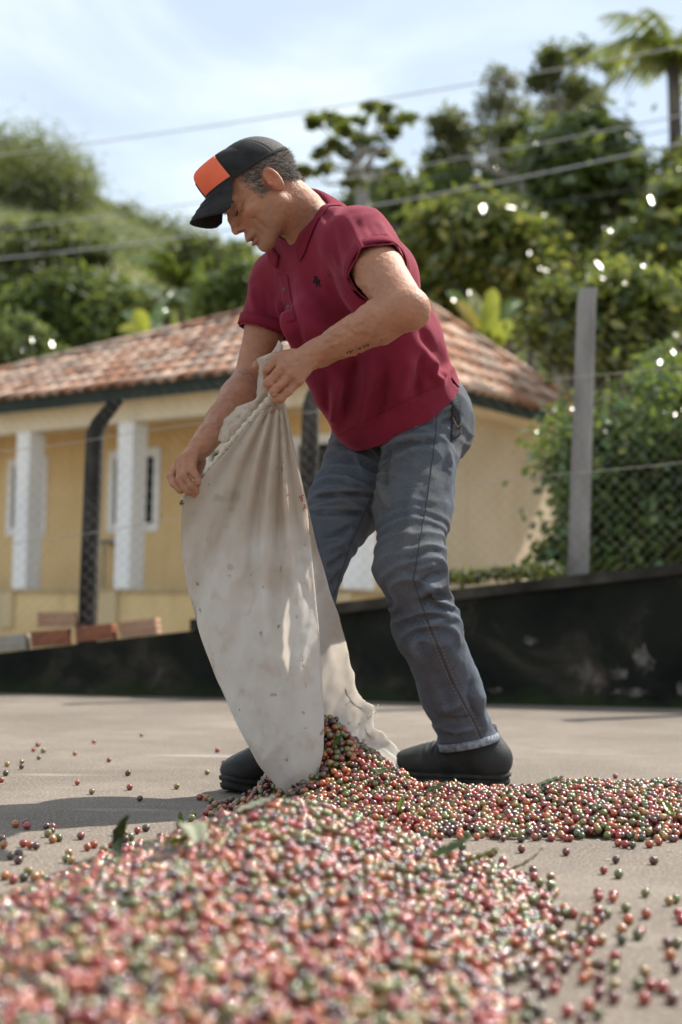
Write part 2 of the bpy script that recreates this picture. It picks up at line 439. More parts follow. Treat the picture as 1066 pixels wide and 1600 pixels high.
m = MB(); hbox(m, 0.03, LA, 0.03, LB, ZS - .02, ZS + .03); m.build('soffit', M_SOF, house)
m = MB(); hbox(m, WA - .02, LA - .3, 0.24, 0.44, ZS - .20, ZS - .021); m.build('porch_beam', M_SOF, house)
m = MB(); hbox(m, -0.0, LA, -0.005, 0.028, ZS - .03, ZE + .01); hbox(m, -0.005, 0.028, 0.03, LB, ZS - .03, ZE + .01); m.build('fascia', M_FAS, house)
# windows: white surround, frame, dark louvred shutters
m_lou = mottled('dark_green_louvre', [(0.012, 0.016, 0.014), (0.03, 0.036, 0.032)], 10, 0.6, 0.1)
for a, w in wins:
    m = MB(); f = 0.085; b0 = WB - .022
    hbox(m, a - w / 2, a + w / 2, b0, WB + .01, zw1 - .005, zw1 + f); hbox(m, a - w / 2, a + w / 2, b0, WB + .01, zw0 - f, zw0 + .005)
    hbox(m, a - w / 2, a - w / 2 + f, b0, WB + .01, zw0 + .006, zw1 - .006); hbox(m, a + w / 2 - f, a + w / 2, b0, WB + .01, zw0 + .006, zw1 - .006)
    wn_o = m.build('window', M_WHT, house)
    m = MB(); i0, i1 = a - w / 2 + f, a + w / 2 - f
    for q0, q1 in ((i0, i0 + .03), (a - .018, a + .018), (i1 - .03, i1)): hbox(m, q0, q1, WB + .03, WB + .06, zw0 + .01, zw1 - .01)
    m.build('shutter_frame', m_lou, wn_o)
    m = MB()
    for k in range(15):
        z = zw0 + .03 + k * (zw1 - zw0 - .06) / 14
        for q0, q1 in ((i0 + .031, a - .019), (a + .019, i1 - .031)):
            m.box(hp((q0 + q1) / 2, WB + .048, z), hu * (q1 - q0) / 2, hv * .016 + Vector((0, 0, -.014)), hv * .003 + Vector((0, 0, .003)))
    tag(m.build('louvre_slats', m_lou, wn_o), kind='stuff')
# columns on the porch edge, pale bands with base
for pxc in (45, 205, 562, -130):
    a = solve_a(pxc, 0.34); hw = 0.105
    m = MB(); hbox(m, a - hw, a + hw, 0.34 - hw, 0.34 + hw, ZP + .001, ZS - .201); c = m.build('column', M_WHT, house, bevel=0.008)
    m = MB(); hbox(m, a - hw - .008, a + hw + .008, 0.06, 0.0985, ZP - .40, ZP - .036); m.build('column_footing', m_plaster('footing', (0.5, 0.38, 0.2), (0.58, 0.45, 0.26), (0.64, 0.5, 0.3)), house)
# small tap shelf on the wall between window and column
a = solve_a(188, WB)
m = MB(); hbox(m, a - .13, a + .13, WB - .16, WB - .002, 1.16, 1.20); m.tube([hp(a + .1, WB - .12, 1.16), hp(a + .1, WB - .12, ZP)], .012, 6); m.tube([hp(a - .1, WB - .12, 1.16), hp(a - .1, WB - .12, ZP)], .012, 6)
m.build('tap_shelf', mottled('grey_metal', [(0.12, 0.12, 0.12), (0.22, 0.22, 0.22)], 9, 0.6, 0.1), house)

# roof: deck planes, then barrel tiles laid piece by piece
AP = at(604, 444, 15.2); AP_l = Vector((AP.x, AP.y, 0)) - Vector((HC0.x, HC0.y, 0)); APa, APb, APz = AP_l.dot(hu), AP_l.dot(hv), AP.z
m_deck = mottled('terracotta_deck', [(0.10, 0.05, 0.035), (0.2, 0.09, 0.055)], 7, 0.95, 0.3)
cor = [hp(0, 0, ZE), hp(LA, 0, ZE), hp(LA, LB + 2.2, ZE), hp(0, LB, ZE), hp(APa, APb, APz)]
deck = MB().add(cor, [(0, 1, 4), (1, 2, 4), (2, 3, 4), (3, 0, 4), (3, 2, 1, 0)]).build('roof', m_deck, house)
m_tiles = []
for nm, c1, c2, c3 in (('pale', (0.46, 0.29, 0.20), (0.60, 0.41, 0.31), (0.68, 0.51, 0.41)), ('red', (0.32, 0.145, 0.085), (0.44, 0.22, 0.14), (0.52, 0.30, 0.2)), ('dark', (0.16, 0.085, 0.06), (0.27, 0.15, 0.105), (0.38, 0.23, 0.17)), ('lichen', (0.26, 0.19, 0.15), (0.40, 0.29, 0.23), (0.50, 0.39, 0.32))):
    m_tiles.append(mottled('clay_tile_' + nm, [c1, c2, c3], 9, 0.9, 0.4, 60, 0.004))
def tile_geo(W_=0.080, L_=0.36, th=0.012, taper=0.84, seg=5):
    V = []; Q = []
    for e, (y, sc) in enumerate(((0, 1.0), (L_, taper))):
        for k in range(seg + 1):
            t = math.pi * k / seg
            for r in (W_ * sc, (W_ - th) * sc): V.append((r * math.cos(t), y, r * math.sin(t) * 0.8))
    n_ = (seg + 1) * 2
    for k in range(seg):
        a0 = 2 * k
        Q += [(a0, a0 + 2, n_ + a0 + 2, n_ + a0), (a0 + 1, n_ + a0 + 1, n_ + a0 + 3, a0 + 3), (a0, a0 + 1, a0 + 3, a0 + 2), (n_ + a0, n_ + a0 + 2, n_ + a0 + 3, n_ + a0 + 1)]
    Q += [(0, n_, n_ + 1, 1), (2 * seg, 2 * seg + 1, n_ + 2 * seg + 1, n_ + 2 * seg)]
    return np.array(V), Q
TV, TQ = tile_geo()
tile_me = []
for mt in m_tiles:
    me = np_mesh('tile', TV, quads=TQ); me.materials.append(mt); tile_me.append(me)
def lay_tiles(e0, e1, apex):
    """list of matrices for barrel tiles over the triangle e0-e1-apex, rows starting at the eave"""
    ex = (e1 - e0); Le = ex.length; ex = ex / Le
    up = (apex - e0) - ex * (apex - e0).dot(ex); Hs = up.length; up = up / Hs; nn = ex.cross(up)
    if nn.z < 0: nn = -nn
    ta = (apex - e0).dot(ex); out = []; pitch = 0.178; row = 0.30; r = 0
    while r * row < Hs - 0.1:
        h = r * row - 0.06; f = max(0, h + .15) / Hs
        x = ta * f + 0.02
        x1 = Le + (ta - Le) * f
        x = math.ceil(x / pitch) * pitch
        while x < x1:
            p = e0 + ex * (x + random.uniform(-.006, .006)) + up * (h + random.uniform(-.012, .012)) + nn * (0.012 + random.uniform(0, .006))
            R = Matrix((ex, up, nn)).transposed(); R = R @ Matrix.Rotation(random.uniform(-.03, .03), 3, 'Z') @ Matrix.Rotation(-0.045, 3, 'X')
            M4 = R.to_4x4(); M4.translation = p; out.append(M4); x += pitch
        r += 1
    return out
tl = lay_tiles(cor[0], cor[1], cor[4]); tr = lay_tiles(cor[3], cor[0], cor[4])
def ridge(p0, p1):
    d = p1 - p0; n_ = int(d.length / 0.3); d.normalize(); out = []
    x = d.cross(Vector((0, 0, 1))).normalized(); z = x.cross(d)
    for k in range(n_):
        R = Matrix((x * 1.25, d, z * 1.25)).transposed().to_4x4(); R.translation = p0 + d * 0.3 * k + Vector((0, 0, 0.03)); out.append(R)
    return out
rl = ridge(cor[1], cor[4]) + ridge(cor[3], cor[4]) + ridge(cor[0], cor[4])
allt = [(M4, project([tuple(M4.translation)])[0]) for M4 in tl + tr + rl]
def vis(p): return -40 < p[0] < 1106 and p[2] > 0 and not (400 < p[0] < 690)
order = sorted(range(len(allt)), key=lambda i: (not vis(allt[i][1]), allt[i][1][2]))
BV = []; BQ = []
for r, i in enumerate(order):
    M4 = allt[i][0]; mi = random.choices(range(4), (0.4, 0.34, 0.08, 0.18))[0]
    if r < 300:
        o = link_obj('tile', tile_me[mi], None, deck); o.matrix_world = M4
        o.matrix_parent_inverse = Matrix.Identity(4); o.matrix_basis = M4; o.parent = deck
        o.matrix_parent_inverse = Matrix.Translation(-Vector(world_loc(deck)))
    else:
        R = np.array(M4); q = TV @ R[:3, :3].T + R[:3, 3]; b0 = len(BV) * len(TV); BV.append(q); BQ.append(np.array(TQ) + b0)
me = np_mesh('far_tiles', np.concatenate(BV), quads=np.concatenate(BQ)); tag(link_obj('far_tiles', me, m_tiles[1], deck), kind='stuff')
# ------------------------------------------------------------------ hill behind the house
def hill_h(X, Y):
    """terrain: a hill on the left behind the house that falls away to the right, gentle rise on the right"""
    t = X / np.maximum(Y, 1.0)                      # bearing
    prof = np.interp(t, [-0.60, -0.36, -0.26, -0.225, -0.19, -0.165, -0.13, -0.09, -0.05, 0.0, 0.08, 0.2, 0.5],
                     [0.34, 0.335, 0.325, 0.318, 0.312, 0.300, 0.283, 0.268, 0.240, 0.235, 0.245, 0.25, 0.25])
    ramp = np.clip((Y - 32) / 128, 0, 1) ** 1.15
    z = prof * 160 * ramp - 0.3
    P = np.stack([X * 0.03, Y * 0.03, X * 0], -1).reshape(-1, 3)
    z = z + (fbm(P, 4, 3).reshape(X.shape)) * 5.0 * ramp * np.clip(1 - ((Y - 32) / 128), 0.25, 1)
    z = np.where(Y > 160, prof * 160 - 0.3 - (Y - 160) * 0.3, z)
    return z
gx = np.linspace(-1, 1, 150); gy = np.concatenate([np.linspace(22, 160, 110), np.linspace(166, 260, 12)])
GX, GY = np.meshgrid(gx, gy); GX = GX * (30 + GY * 0.7); GZ = hill_h(GX, GY)
GZ[GY < 33] -= 0.3
V = np.stack([GX, GY, GZ], -1).reshape(-1, 3); nc = len(gx)
ii = np.arange(len(gy) - 1)[:, None] * nc + np.arange(nc - 1)[None]
Q = np.stack([ii, ii + 1, ii + nc + 1, ii + nc], -1).reshape(-1, 4)
def m_hill():
    t = NT('hill_pasture'); v = t.coord('Object'); a = t.noise(v, 0.045, 7, 0.6, 0.7); b = t.noise(v, 0.6, 6, 0.6)
    base = t.ramp(a, [(0.30, (0.075, 0.090, 0.042)), (0.44, (0.125, 0.138, 0.062)), (0.55, (0.21, 0.20, 0.095)), (0.68, (0.29, 0.265, 0.135))])  # greyed grass tones: distance haze put into the colour
    base = t.mix(t.ramp(b, [(0.45, (0, 0, 0)), (0.7, (0.6, 0.6, 0.6))]), base, (0.05, 0.075, 0.02))
    t.set(base, 1.0, 0.1); t.bump(b, 0.9, 1.2); return t.m
tag(link_obj('hill', np_mesh('hill', V, quads=Q, smooth=True), m_hill()), kind='structure')

# ------------------------------------------------------------------ foliage
def leaf_quads(C, nrm, size, col, aspect=0.45, fold=0.25):
    """one folded two-triangle leaf per centre; nrm = facing, returns V, T, colours"""
    N = len(C); d = rng.normal(size=(N, 3)); d[:, 2] -= 0.35
    nrm = nrm / (np.linalg.norm(nrm, axis=1, keepdims=True) + 1e-9)
    d = d - nrm * (d * nrm).sum(1, keepdims=True); d /= np.linalg.norm(d, axis=1, keepdims=True) + 1e-9
    s = np.cross(nrm, d); L_ = size[:, None]
    lift = nrm * (size * fold * rng.uniform(-.3, 1, N))[:, None] * aspect
    V = np.stack([C - d * L_ * .5, C + s * L_ * aspect * .5 + lift - d * L_ * .06, C + d * L_ * .5, C - s * L_ * aspect * .5 + lift - d * L_ * .06], 1).reshape(-1, 3)
    b = np.arange(N)[:, None] * 4
    T = np.concatenate([b + np.array([[0, 1, 2]]), b + np.array([[0, 2, 3]])])
    return V, T, np.repeat(col, 4, 0)
def pal_cols(pal, N, var=0.25):
    pal = np.array(pal); c = pal[rng.integers(0, len(pal), N)]
    return c * rng.uniform(1 - var, 1 + var, (N, 1))
def blob_points(blobs, N, shell=0.5):
    w = np.array([b[1][0] * b[1][1] + b[1][0] * b[1][2] + b[1][1] * b[1][2] for b in blobs]); w = w / w.sum()
    k = rng.choice(len(blobs), N, p=w)
    Cc = np.array([tuple(b[0]) for b in blobs])[k]; Rr = np.array([tuple(b[1]) for b in blobs])[k]
    u = rng.normal(size=(N, 3)); u /= np.linalg.norm(u, axis=1, keepdims=True)
    r = shell + (1 - shell) * rng.random((N, 1)) ** 0.6
    return Cc + Rr * u * r + Rr * rng.normal(size=(N, 3)) * np.array([.5, .5, .42]), u
def clumps(center, radii, n, rs, flat=0.8, seed=None):
    """small blobs spread over a crown's outer volume: an uneven crown with gaps"""
    out = []
    for _ in range(n):
        u = rng.normal(size=3); u /= np.linalg.norm(u); r = rng.uniform(0.35, 1.0) ** 0.5
        c = np.array(center) + np.array(radii) * u * r; q = rs * rng.uniform(0.6, 1.35)
        out.append((c, (q, q, q * flat)))
    return out
def crown_mesh(nm, blobs, N, size, pal, aspect=0.45, updir=0.6, shell=0.45, var=0.3):
    C, u = blob_points(blobs, N, shell)
    nr = u * 0.7 + rng.normal(size=(N, 3)) * 0.55; nr[:, 2] += updir
    Vv, T, c = leaf_quads(C, nr, rng.uniform(.65, 1.3, N) * size, pal_cols(pal, N, var), aspect)
    return np_mesh(nm, Vv, tris=T, col=c)
M_LEAF = leaf_mat('glossy_leaf', 0.22, 0.8, 0.40); M_LEAFD = leaf_mat('matt_leaf', 0.55, 0.35, 0.38); M_VINE = leaf_mat('vine_leaf', 0.24, 0.7, 0.36)
m_bark = mottled('bark', [(0.05, 0.042, 0.035), (0.11, 0.095, 0.08), (0.2, 0.18, 0.155)], 6, 0.95, 0.8, 25, 0.02, stretch=(1, 1, .25))
m_bark_p = mottled('pale_bark', [(0.16, 0.145, 0.125), (0.27, 0.25, 0.22), (0.36, 0.34, 0.30)], 5, 0.95, 0.6, 25, 0.02, stretch=(1, 1, .3))
def limb(m, p0, p1, r0, r1, n=6, wob=0.08, seg=6):
    p0 = Vector(p0); p1 = Vector(p1); Ln = (p1 - p0).length; pts = []
    for i in range(n + 1):
        t = i / n; q = p0.lerp(p1, t)
        if 0 < i < n: q = q + Vector((random.uniform(-1, 1), random.uniform(-1, 1), random.uniform(-.5, .8))) * Ln * wob * math.sin(math.pi * t)
        pts.append(q)
    m.tube(pts, [r0 + (r1 - r0) * i / n for i in range(n + 1)], seg); return pts
def tree(name, label, base, crown_c, radii, nclump, rclump, N, size, pal, mat=None, trunk_r=0.18, group=None, cat='tree', aspect=0.45, bark=None, updir=0.6, limbs=10, flat=0.8):
    base = Vector(base); root = empty(name, base, label, cat, group)
    bl = clumps(crown_c, radii, nclump, rclump, flat)
    me = crown_mesh('crown', bl, int(N * 1.35), size, pal, aspect, updir, .15)
    link_obj('crown', me, mat or M_LEAF, root)
    m = MB(); fork = base.lerp(Vector(crown_c), 0.62)
    limb(m, base - Vector((0, 0, .1)), fork, trunk_r, trunk_r * .6, 6, .05, 8)
    for k in range(min(limbs, len(bl))):
        c = Vector(bl[k][0]); mid = limb(m, fork - Vector((0, 0, random.random() * .5)), c, trunk_r * .42, trunk_r * .06, 6, .09, 5)
        q = mid[3]
        limb(m, q, q + (c - fork) * .4 + Vector((random.uniform(-1, 1), random.uniform(-1, 1), random.uniform(0, 1))) * rclump, trunk_r * .16, trunk_r * .03, 4, .1, 4)
    m.build('trunk', bark or m_bark, root, True)
    return root
def px_r(px, Y): return px * Y / F_PX
def gz(p, z=-0.05): return Vector((p.x, p.y, z))
GREEN_D = [(0.032, 0.056, 0.018), (0.045, 0.078, 0.023), (0.065, 0.105, 0.03)]
GREEN_M = [(0.075, 0.115, 0.028), (0.105, 0.15, 0.036), (0.14, 0.175, 0.05), (0.055, 0.09, 0.025)]
GREEN_Y = [(0.20, 0.21, 0.045), (0.26, 0.25, 0.06), (0.14, 0.17, 0.035), (0.30, 0.26, 0.07), (0.10, 0.13, 0.03)]
GREEN_O = [(0.10, 0.11, 0.05), (0.13, 0.135, 0.06), (0.075, 0.085, 0.042)]

def T(name, label, px, py, Y, rx, ry, ncl, rcl, N, size, pal, **kw):
    c = at(px, py, Y); base = gz(at(px + kw.pop('lean', 0), py, Y), kw.pop('z0', -0.05))
    R_ = px_r(rx, Y); Rz = px_r(ry, Y)
    return tree(name, label, base, tuple(c), (R_, min(R_, 2.6), Rz), ncl, px_r(rcl, Y), N, size, pal, **kw)

T('mango_tree', 'yellow-green leafy tree rising right behind the house roof', 760, 425, 19.8, 140, 105, 60, 30, 9500, 0.19, GREEN_Y + GREEN_M, group='trees behind the house')
T('mango_tree', 'dark glossy tree with round crown taller than its yellow-green neighbour', 915, 300, 21, 100, 105, 56, 30, 9000, 0.21, GREEN_D + GREEN_M, group='trees behind the house')
T('leafy_tree', 'tall bright-edged leafy tree behind the fence corner', 1060, 400, 15.5, 110, 150, 56, 32, 8500, 0.17, GREEN_Y[:3] + GREEN_M + GREEN_D, group='trees behind the house')
T('leafy_tree', 'olive-green bushy tree low behind the concrete fence post', 945, 500, 13.5, 105, 75, 50, 28, 8000, 0.14, GREEN_M + GREEN_Y[:2] + GREEN_D, group='trees behind the house', trunk_r=.1)
T('dark_tree', 'very dark dense tree below the wispy branches', 690, 345, 26, 95, 60, 28, 36, 6500, 0.24, GREEN_D, mat=M_LEAFD, group='trees behind the house')
T('dark_tree', 'small dusky shrub tree just above the man\'s shoulder', 600, 345, 27, 55, 50, 18, 26, 3200, 0.22, GREEN_D + GREEN_O, mat=M_LEAFD, group='trees behind the house')
T('slender_tree', 'feathery dusky olive tree reaching into the sky', 700, 235, 28, 34, 60, 26, 17, 3000, 0.16, GREEN_O, mat=M_LEAFD, group='thin trees against the sky', trunk_r=.1)
T('slender_tree', 'wispy grey-brown thin-leaved tree between two denser crowns', 785, 200, 29, 40, 90, 40, 15, 1900, 0.14, [(0.09, 0.085, 0.06), (0.11, 0.10, 0.06)], mat=M_LEAFD, group='thin trees against the sky', trunk_r=.1, limbs=26)
T('slender_tree', 'tall open tree with dark leaf clusters and visible grey branches', 895, 120, 27, 75, 60, 22, 17, 2100, 0.17, GREEN_O + GREEN_D, mat=M_LEAFD, group='thin trees against the sky', trunk_r=.14, limbs=20, bark=m_bark_p)
T('slender_tree', 'broken olive crown with hanging twigs beside the palm', 835, 225, 25, 60, 55, 24, 18, 3000, 0.17, GREEN_O + GREEN_M, mat=M_LEAFD, group='thin trees against the sky', trunk_r=.12, limbs=14)
T('leafy_tree', 'yellowish bush crown tucked against the tall palm stem', 1075, 300, 20, 50, 60, 18, 26, 2600, 0.16, GREEN_Y, group='trees behind the house', trunk_r=.1)
# big-leaved open tree over the man's back
def bigleaf():
    Y = 21.0; base = gz(at(560, 330, Y)); root = empty('cecropia_tree', base, 'open tree with sparse big leaf clusters against pale sky behind the cap', 'tree', 'thin trees against the sky')
    tips = [(492, 190), (515, 182), (540, 205), (520, 225), (578, 165), (600, 170), (565, 190), (612, 205), (628, 190), (595, 238), (540, 240), (618, 262), (585, 266), (545, 285), (505, 265), (470, 265), (480, 270), (560, 222), (640, 185), (530, 192), (605, 185), (575, 215), (500, 240)]
    m = MB(); fork = at(566, 300, Y); limb(m, base, fork, .16, .1, 6, .03, 8); L1 = []
    for px, py in tips:
        tp = at(px, py, Y + random.uniform(-1.0, 1.0)); L1.append(tp)
        mid = fork.lerp(at(560, 230, Y), random.random() * .8)
        limb(m, mid, tp, .028, .008, 6, .12, 5)
    limb(m, fork, at(560, 200, Y), .08, .02, 6, .05, 6)
    m.build('trunk', m_bark_p, root, True)
    bl = [(tuple(p), (px_r(11, Y), px_r(11, Y), px_r(6, Y))) for p in L1]
    link_obj('crown', crown_mesh('crown', bl, 500, 0.25, [(0.05, 0.08, 0.02), (0.09, 0.12, 0.03), (0.14, 0.15, 0.03), (0.03, 0.05, 0.015)], 0.55, 1.2, .1), M_LEAFD, root)
bigleaf()
# bare branching over the tall open tree, long pale bough
def bough(): 
    m = MB(); a, b = at(760, 255, 20.5), at(815, 285, 20.5); limb(m, at(735, 250, 20.5), b, .03, .055, 6, .03, 6); limb(m, b, at(860, 470, 20.8), .055, .1, 5, .03, 6); limb(m, at(860, 470, 20.8), gz(at(865, 700, 20.8)), .1, .16, 4, .02, 7)
    for k in range(5): limb(m, a.lerp(b, k / 5), a.lerp(b, k / 5) + Vector((random.uniform(-.5, .2), random.uniform(-.4, .4), random.uniform(.2, .7))), .016, .004, 4, .1, 4)
    root = empty('bare_tree', gz(at(865, 700, 20.8)), 'leafless pale bough leaning out of the green crowns', 'tree'); m.build('trunk', m_bark_p, root, True)
bough()

# palms
def palm(px, py, Y, label, nf, Lf, trunk_r, pal, droop=1.0, group='palms', leaf_w=.035):
    top = at(px, py, Y); base = gz(top); root = empty('palm_tree', base, label, 'palm', group)
    m = MB(); limb(m, base, top, trunk_r, trunk_r * .7, 8, .015, 8); m.build('trunk', m_bark, root, True)
    V = []; T_ = []; C_ = []
    for f in range(nf):
        az = 2 * math.pi * f / nf + random.uniform(-.25, .25); el = random.uniform(-.1, 1.1); Ln = Lf * random.uniform(.75, 1.1)
        d = Vector((math.cos(az), math.sin(az), 0)); pts = []
        for i in range(15):
            t = i / 14; pts.append(top + d * Ln * (t * math.cos(el * (1 - .3 * t))) + Vector((0, 0, Ln * (math.sin(el) * t - droop * .62 * t * t))))
        sd = d.cross(Vector((0, 0, 1)))
        for i in range(1, 15):
            for sgn in (1, -1):
                for j in (0, .5):
                    p = pts[i - 1].lerp(pts[i], j); tt = (i + j) / 15; ll = Ln * .26 * math.sin(math.pi * (0.12 + .85 * tt)) * random.uniform(.8, 1.15)
                    tip = p + sd * sgn * ll * .7 + d * ll * .35 + Vector((0, 0, -ll * random.uniform(.3, .75) * droop)); w = (pts[i] - pts[i - 1]).normalized() * leaf_w
                    q = len(V); V += [tuple(p - w), tuple(p + w), tuple(p.lerp(tip, .6) + w * .8), tuple(tip)]; T_ += [(q, q + 1, q + 2), (q, q + 2, q + 3)]
                    c = np.array(random.choice(pal)) * random.uniform(.7, 1.3); C_ += [c] * 4
    link_obj('crown', np_mesh('crown', np.array(V), tris=T_, col=np.array(C_)), M_LEAF, root)
palm(1052, 95, 22, 'tall palm with drooping fronds beside the open-branched tree', 16, 2.0, .15, GREEN_M + GREEN_Y[:2], 1.15)
palm(285, 452, 34, 'bushy bright palm clump at the foot of the hill beyond the roof', 14, 2.1, .14, GREEN_M + [(0.12, 0.17, 0.05)], .9, leaf_w=.07)
palm(262, 470, 31, 'smaller palm leaning beside the bushy palm clump', 10, 1.5, .12, GREEN_M, 1.0, leaf_w=.06)
# left side trees
T('pine_tree', 'dark layered tree against the grassy hill', 70, 400, 38, 85, 62, 44, 22, 6500, 0.26, GREEN_O + GREEN_D, mat=M_LEAFD, group='trees below the hill', trunk_r=.2, limbs=24, flat=.45)
T('dark_tree', 'very dark round tree standing low beyond the tiled roof', 85, 500, 33, 70, 55, 26, 28, 6000, 0.24, GREEN_D, mat=M_LEAFD, group='trees below the hill')
T('leafy_tree', 'pale glossy bush at the low end of the roof', 15, 545, 20, 52, 48, 22, 20, 3600, 0.14, [(0.09, 0.13, 0.04), (0.12, 0.16, 0.06), (0.06, 0.09, 0.03)], group='trees below the hill', trunk_r=.08)
T('leafy_tree', 'soft green tree half hidden behind the man\'s chest', 370, 465, 30, 50, 45, 20, 24, 4200, 0.2, GREEN_M + [(0.12, 0.16, 0.05)], mat=M_LEAFD, group='trees below the hill')
T('leafy_tree', 'mid green rounded tree between palm clump and dark tree', 185, 490, 36, 50, 42, 20, 24, 4000, 0.24, GREEN_M, mat=M_LEAFD, group='trees below the hill')
T('leafy_tree', 'hazy green tree under the grass strip of the hill', 330, 420, 46, 60, 40, 22, 24, 4200, 0.3, GREEN_M + GREEN_O, mat=M_LEAFD, group='trees below the hill')
# scrub and woodland over the hill: nobody could count it
def scrub():
    bl = []; pal = []
    K = 900
    Y = rng.uniform(42, 158, K); t = rng.uniform(-.36, .30, K); t = np.where((t < -.1) & (rng.random(K) < .45), rng.uniform(-.02, .3, K), t); X = t * Y; Z = hill_h(X, Y)
    pr = project(np.stack([X, Y, Z], -1))
    keep = np.ones(K, bool)
    # grass strips stay open: bands running down the spur
    for (x0, y0, x1, y1, w) in ((-60, 268, 330, 398, 30), (120, 288, 420, 420, 18), (200, 318, 400, 395, 14), (-40, 330, 200, 400, 8)):
        tt = np.clip((pr[:, 0] - x0) / (x1 - x0), 0, 1); yy = y0 + (y1 - y0) * tt
        keep &= ~((np.abs(pr[:, 1] - yy) < w) & (pr[:, 0] > x0) & (pr[:, 0] < x1))
    for i in np.where(keep)[0]:
        r = rng.uniform(.6, 2.1) * (1.25 if rng.random() < .2 else 1)
        bl.append(((X[i], Y[i], Z[i] + r * .35), (r, r, r * .8)))
    for k in range(150):                                   # the wood on the hill's crest
        tt = rng.uniform(-.30, -.185); YY = rng.uniform(138, 160); q = (tt * YY, YY); zz = float(hill_h(np.array([q[0]]), np.array([YY]))[0]); r = rng.uniform(1.3, 2.9) * (1 if tt < -.2 else .7)
        bl.append(((q[0], YY, zz + r * .8), (r, r, r * 1.25)))
    for k in range(26):
        tt = rng.uniform(-.165, -.11); YY = rng.uniform(150, 160); zz = float(hill_h(np.array([tt * YY]), np.array([YY]))[0]); r = rng.uniform(.7, 1.5)
        bl.append(((tt * YY, YY, zz + r * .5), (r, r, r)))
    me = crown_mesh('hill_scrub', bl, 80000, 0.55, [(0.065, 0.080, 0.042), (0.080, 0.096, 0.050), (0.046, 0.060, 0.032), (0.10, 0.105, 0.06)], .6, .9, .6)  # leaf colours greyed, with the far haze painted in
    tag(link_obj('hill_scrub', me, M_LEAFD), 'scrub and woodland covering the hill', None, None, 'stuff')
scrub()
# vine hedge behind the fence on the right
def hedge():
    bl = []
    for k in range(240):
        px = rng.uniform(885, 1500); top = np.interp(px, [880, 930, 1000, 1066, 1500], [690, 640, 600, 570, 500])
        py = rng.uniform(top, 900); Y = rng.uniform(8.9, 9.9); r = rng.uniform(.10, .22)
        bl.append((tuple(at(px, py, Y)), (r, r, r)))
    for k in range(26):                                     # trailing sprays over the corner of the house
        px = rng.uniform(835, 900); py = rng.uniform(700, 905) if px > 868 else rng.uniform(850, 905); bl.append((tuple(at(px, py, 8.8)), (.06, .06, .06)))
    root = empty('vine_hedge', gz(at(1100, 800, 9.4)), 'dense dark green vine-covered hedge behind the chain link fence', 'hedge')
    m = MB()
    for k in range(14):
        b = at(rng.uniform(900, 1480), 700, 9.5); limb(m, gz(b), b, .025, .01, 6, .08, 5)
    m.build('stems', m_bark, root, True)
    link_obj('foliage', crown_mesh('foliage', bl, 24000, 0.075, [(0.045, 0.10, 0.024), (0.065, 0.135, 0.032), (0.085, 0.16, 0.04), (0.03, 0.065, 0.02), (0.14, 0.19, 0.045)], .7, .35, .3), M_VINE, root)
hedge()
def weeds():
    bl = []
    for px in list(range(695, 870, 9)):
        bl.append((tuple(at(px + rng.uniform(-4, 4), np.interp(px, [690, 870], [905, 888]), 7.3)), (.05, .05, .03)))
    tag(link_obj('weeds', crown_mesh('weeds', bl, 900, 0.045, [(0.03, 0.045, 0.015), (0.05, 0.07, 0.02), (0.08, 0.08, 0.03)], .4, .5, .2), M_LEAFD), 'dark low weeds along the back of the wall', None, None, 'stuff')
weeds()
# banana plants: every big blade is a part
def banana(px, py, Y, label, blades, group='banana plants'):
    base = gz(at(px, py + 100, Y)); root = empty('banana_plant', base, label, 'plant', group)
    m = MB(); top = at(px, py, Y); m.tube([base, base.lerp(top, .5), top], [.11, .09, .06], 8); m.build('stem', m_bark_p, root, True)
    for (tx, ty, w, colr, dy) in blades:
        tip = at(tx, ty, Y + dy); ax = tip - top; Ln = ax.length; d = ax.normalized(); sd = d.cross(Vector((0.25, -1, 0.15))).normalized(); nn = sd.cross(d)
        V = []; Q = []; ns = 14
        for i in range(ns + 1):
            t = i / ns; c = top + ax * t + Vector((0, 0, Ln * .16 * math.sin(math.pi * t))) ; ww = w * math.sin(math.pi * min(.97, .1 + .86 * t)) ** .6
            for j in (-1, -.5, 0, .5, 1):
                tear = random.uniform(.82, 1.05) if abs(j) == 1 else 1
                V.append(tuple(c + sd * ww * j * tear + nn * (abs(j) * ww * .35 + random.uniform(-.012, .012))))
        for i in range(ns):
            for j in range(4): Q.append((i * 5 + j, i * 5 + j + 1, i * 5 + j + 6, i * 5 + j + 5))
        cc = np.tile(np.array(colr), (len(V), 1)) * rng.uniform(.85, 1.15, (len(V), 1))
        link_obj('blade', np_mesh('blade', np.array(V), quads=Q, col=cc, smooth=True), M_LEAF, root)
YG = (0.24, 0.27, 0.04); GG = (0.07, 0.14, 0.03); DRY = (0.30, 0.20, 0.10); PALE = (0.34, 0.35, 0.16)
banana(758, 560, 16.0, 'banana plant with bright yellow-green torn blades behind the roof', [(770, 450, .12, YG, -.3), (735, 455, .10, PALE, .2), (700, 455, .10, GG, .3), (712, 470, .09, (0.42, 0.30, 0.08), -.2), (800, 500, .12, YG, -.4), (790, 540, .10, YG, -.5), (690, 500, .09, DRY, -.3), (725, 520, .11, GG, -.4), (705, 545, .07, DRY, -.5), (815, 470, .10, GG, .5)])
banana(225, 530, 24, 'banana plant showing yellow blades above the tiled roof', [(212, 484, .16, (0.40, 0.42, 0.05), -.3), (252, 505, .13, (0.30, 0.38, 0.22), .2), (185, 515, .12, (0.34, 0.34, 0.05), 0), (265, 485, .12, GG, .5), (190, 490, .12, GG, .6)])
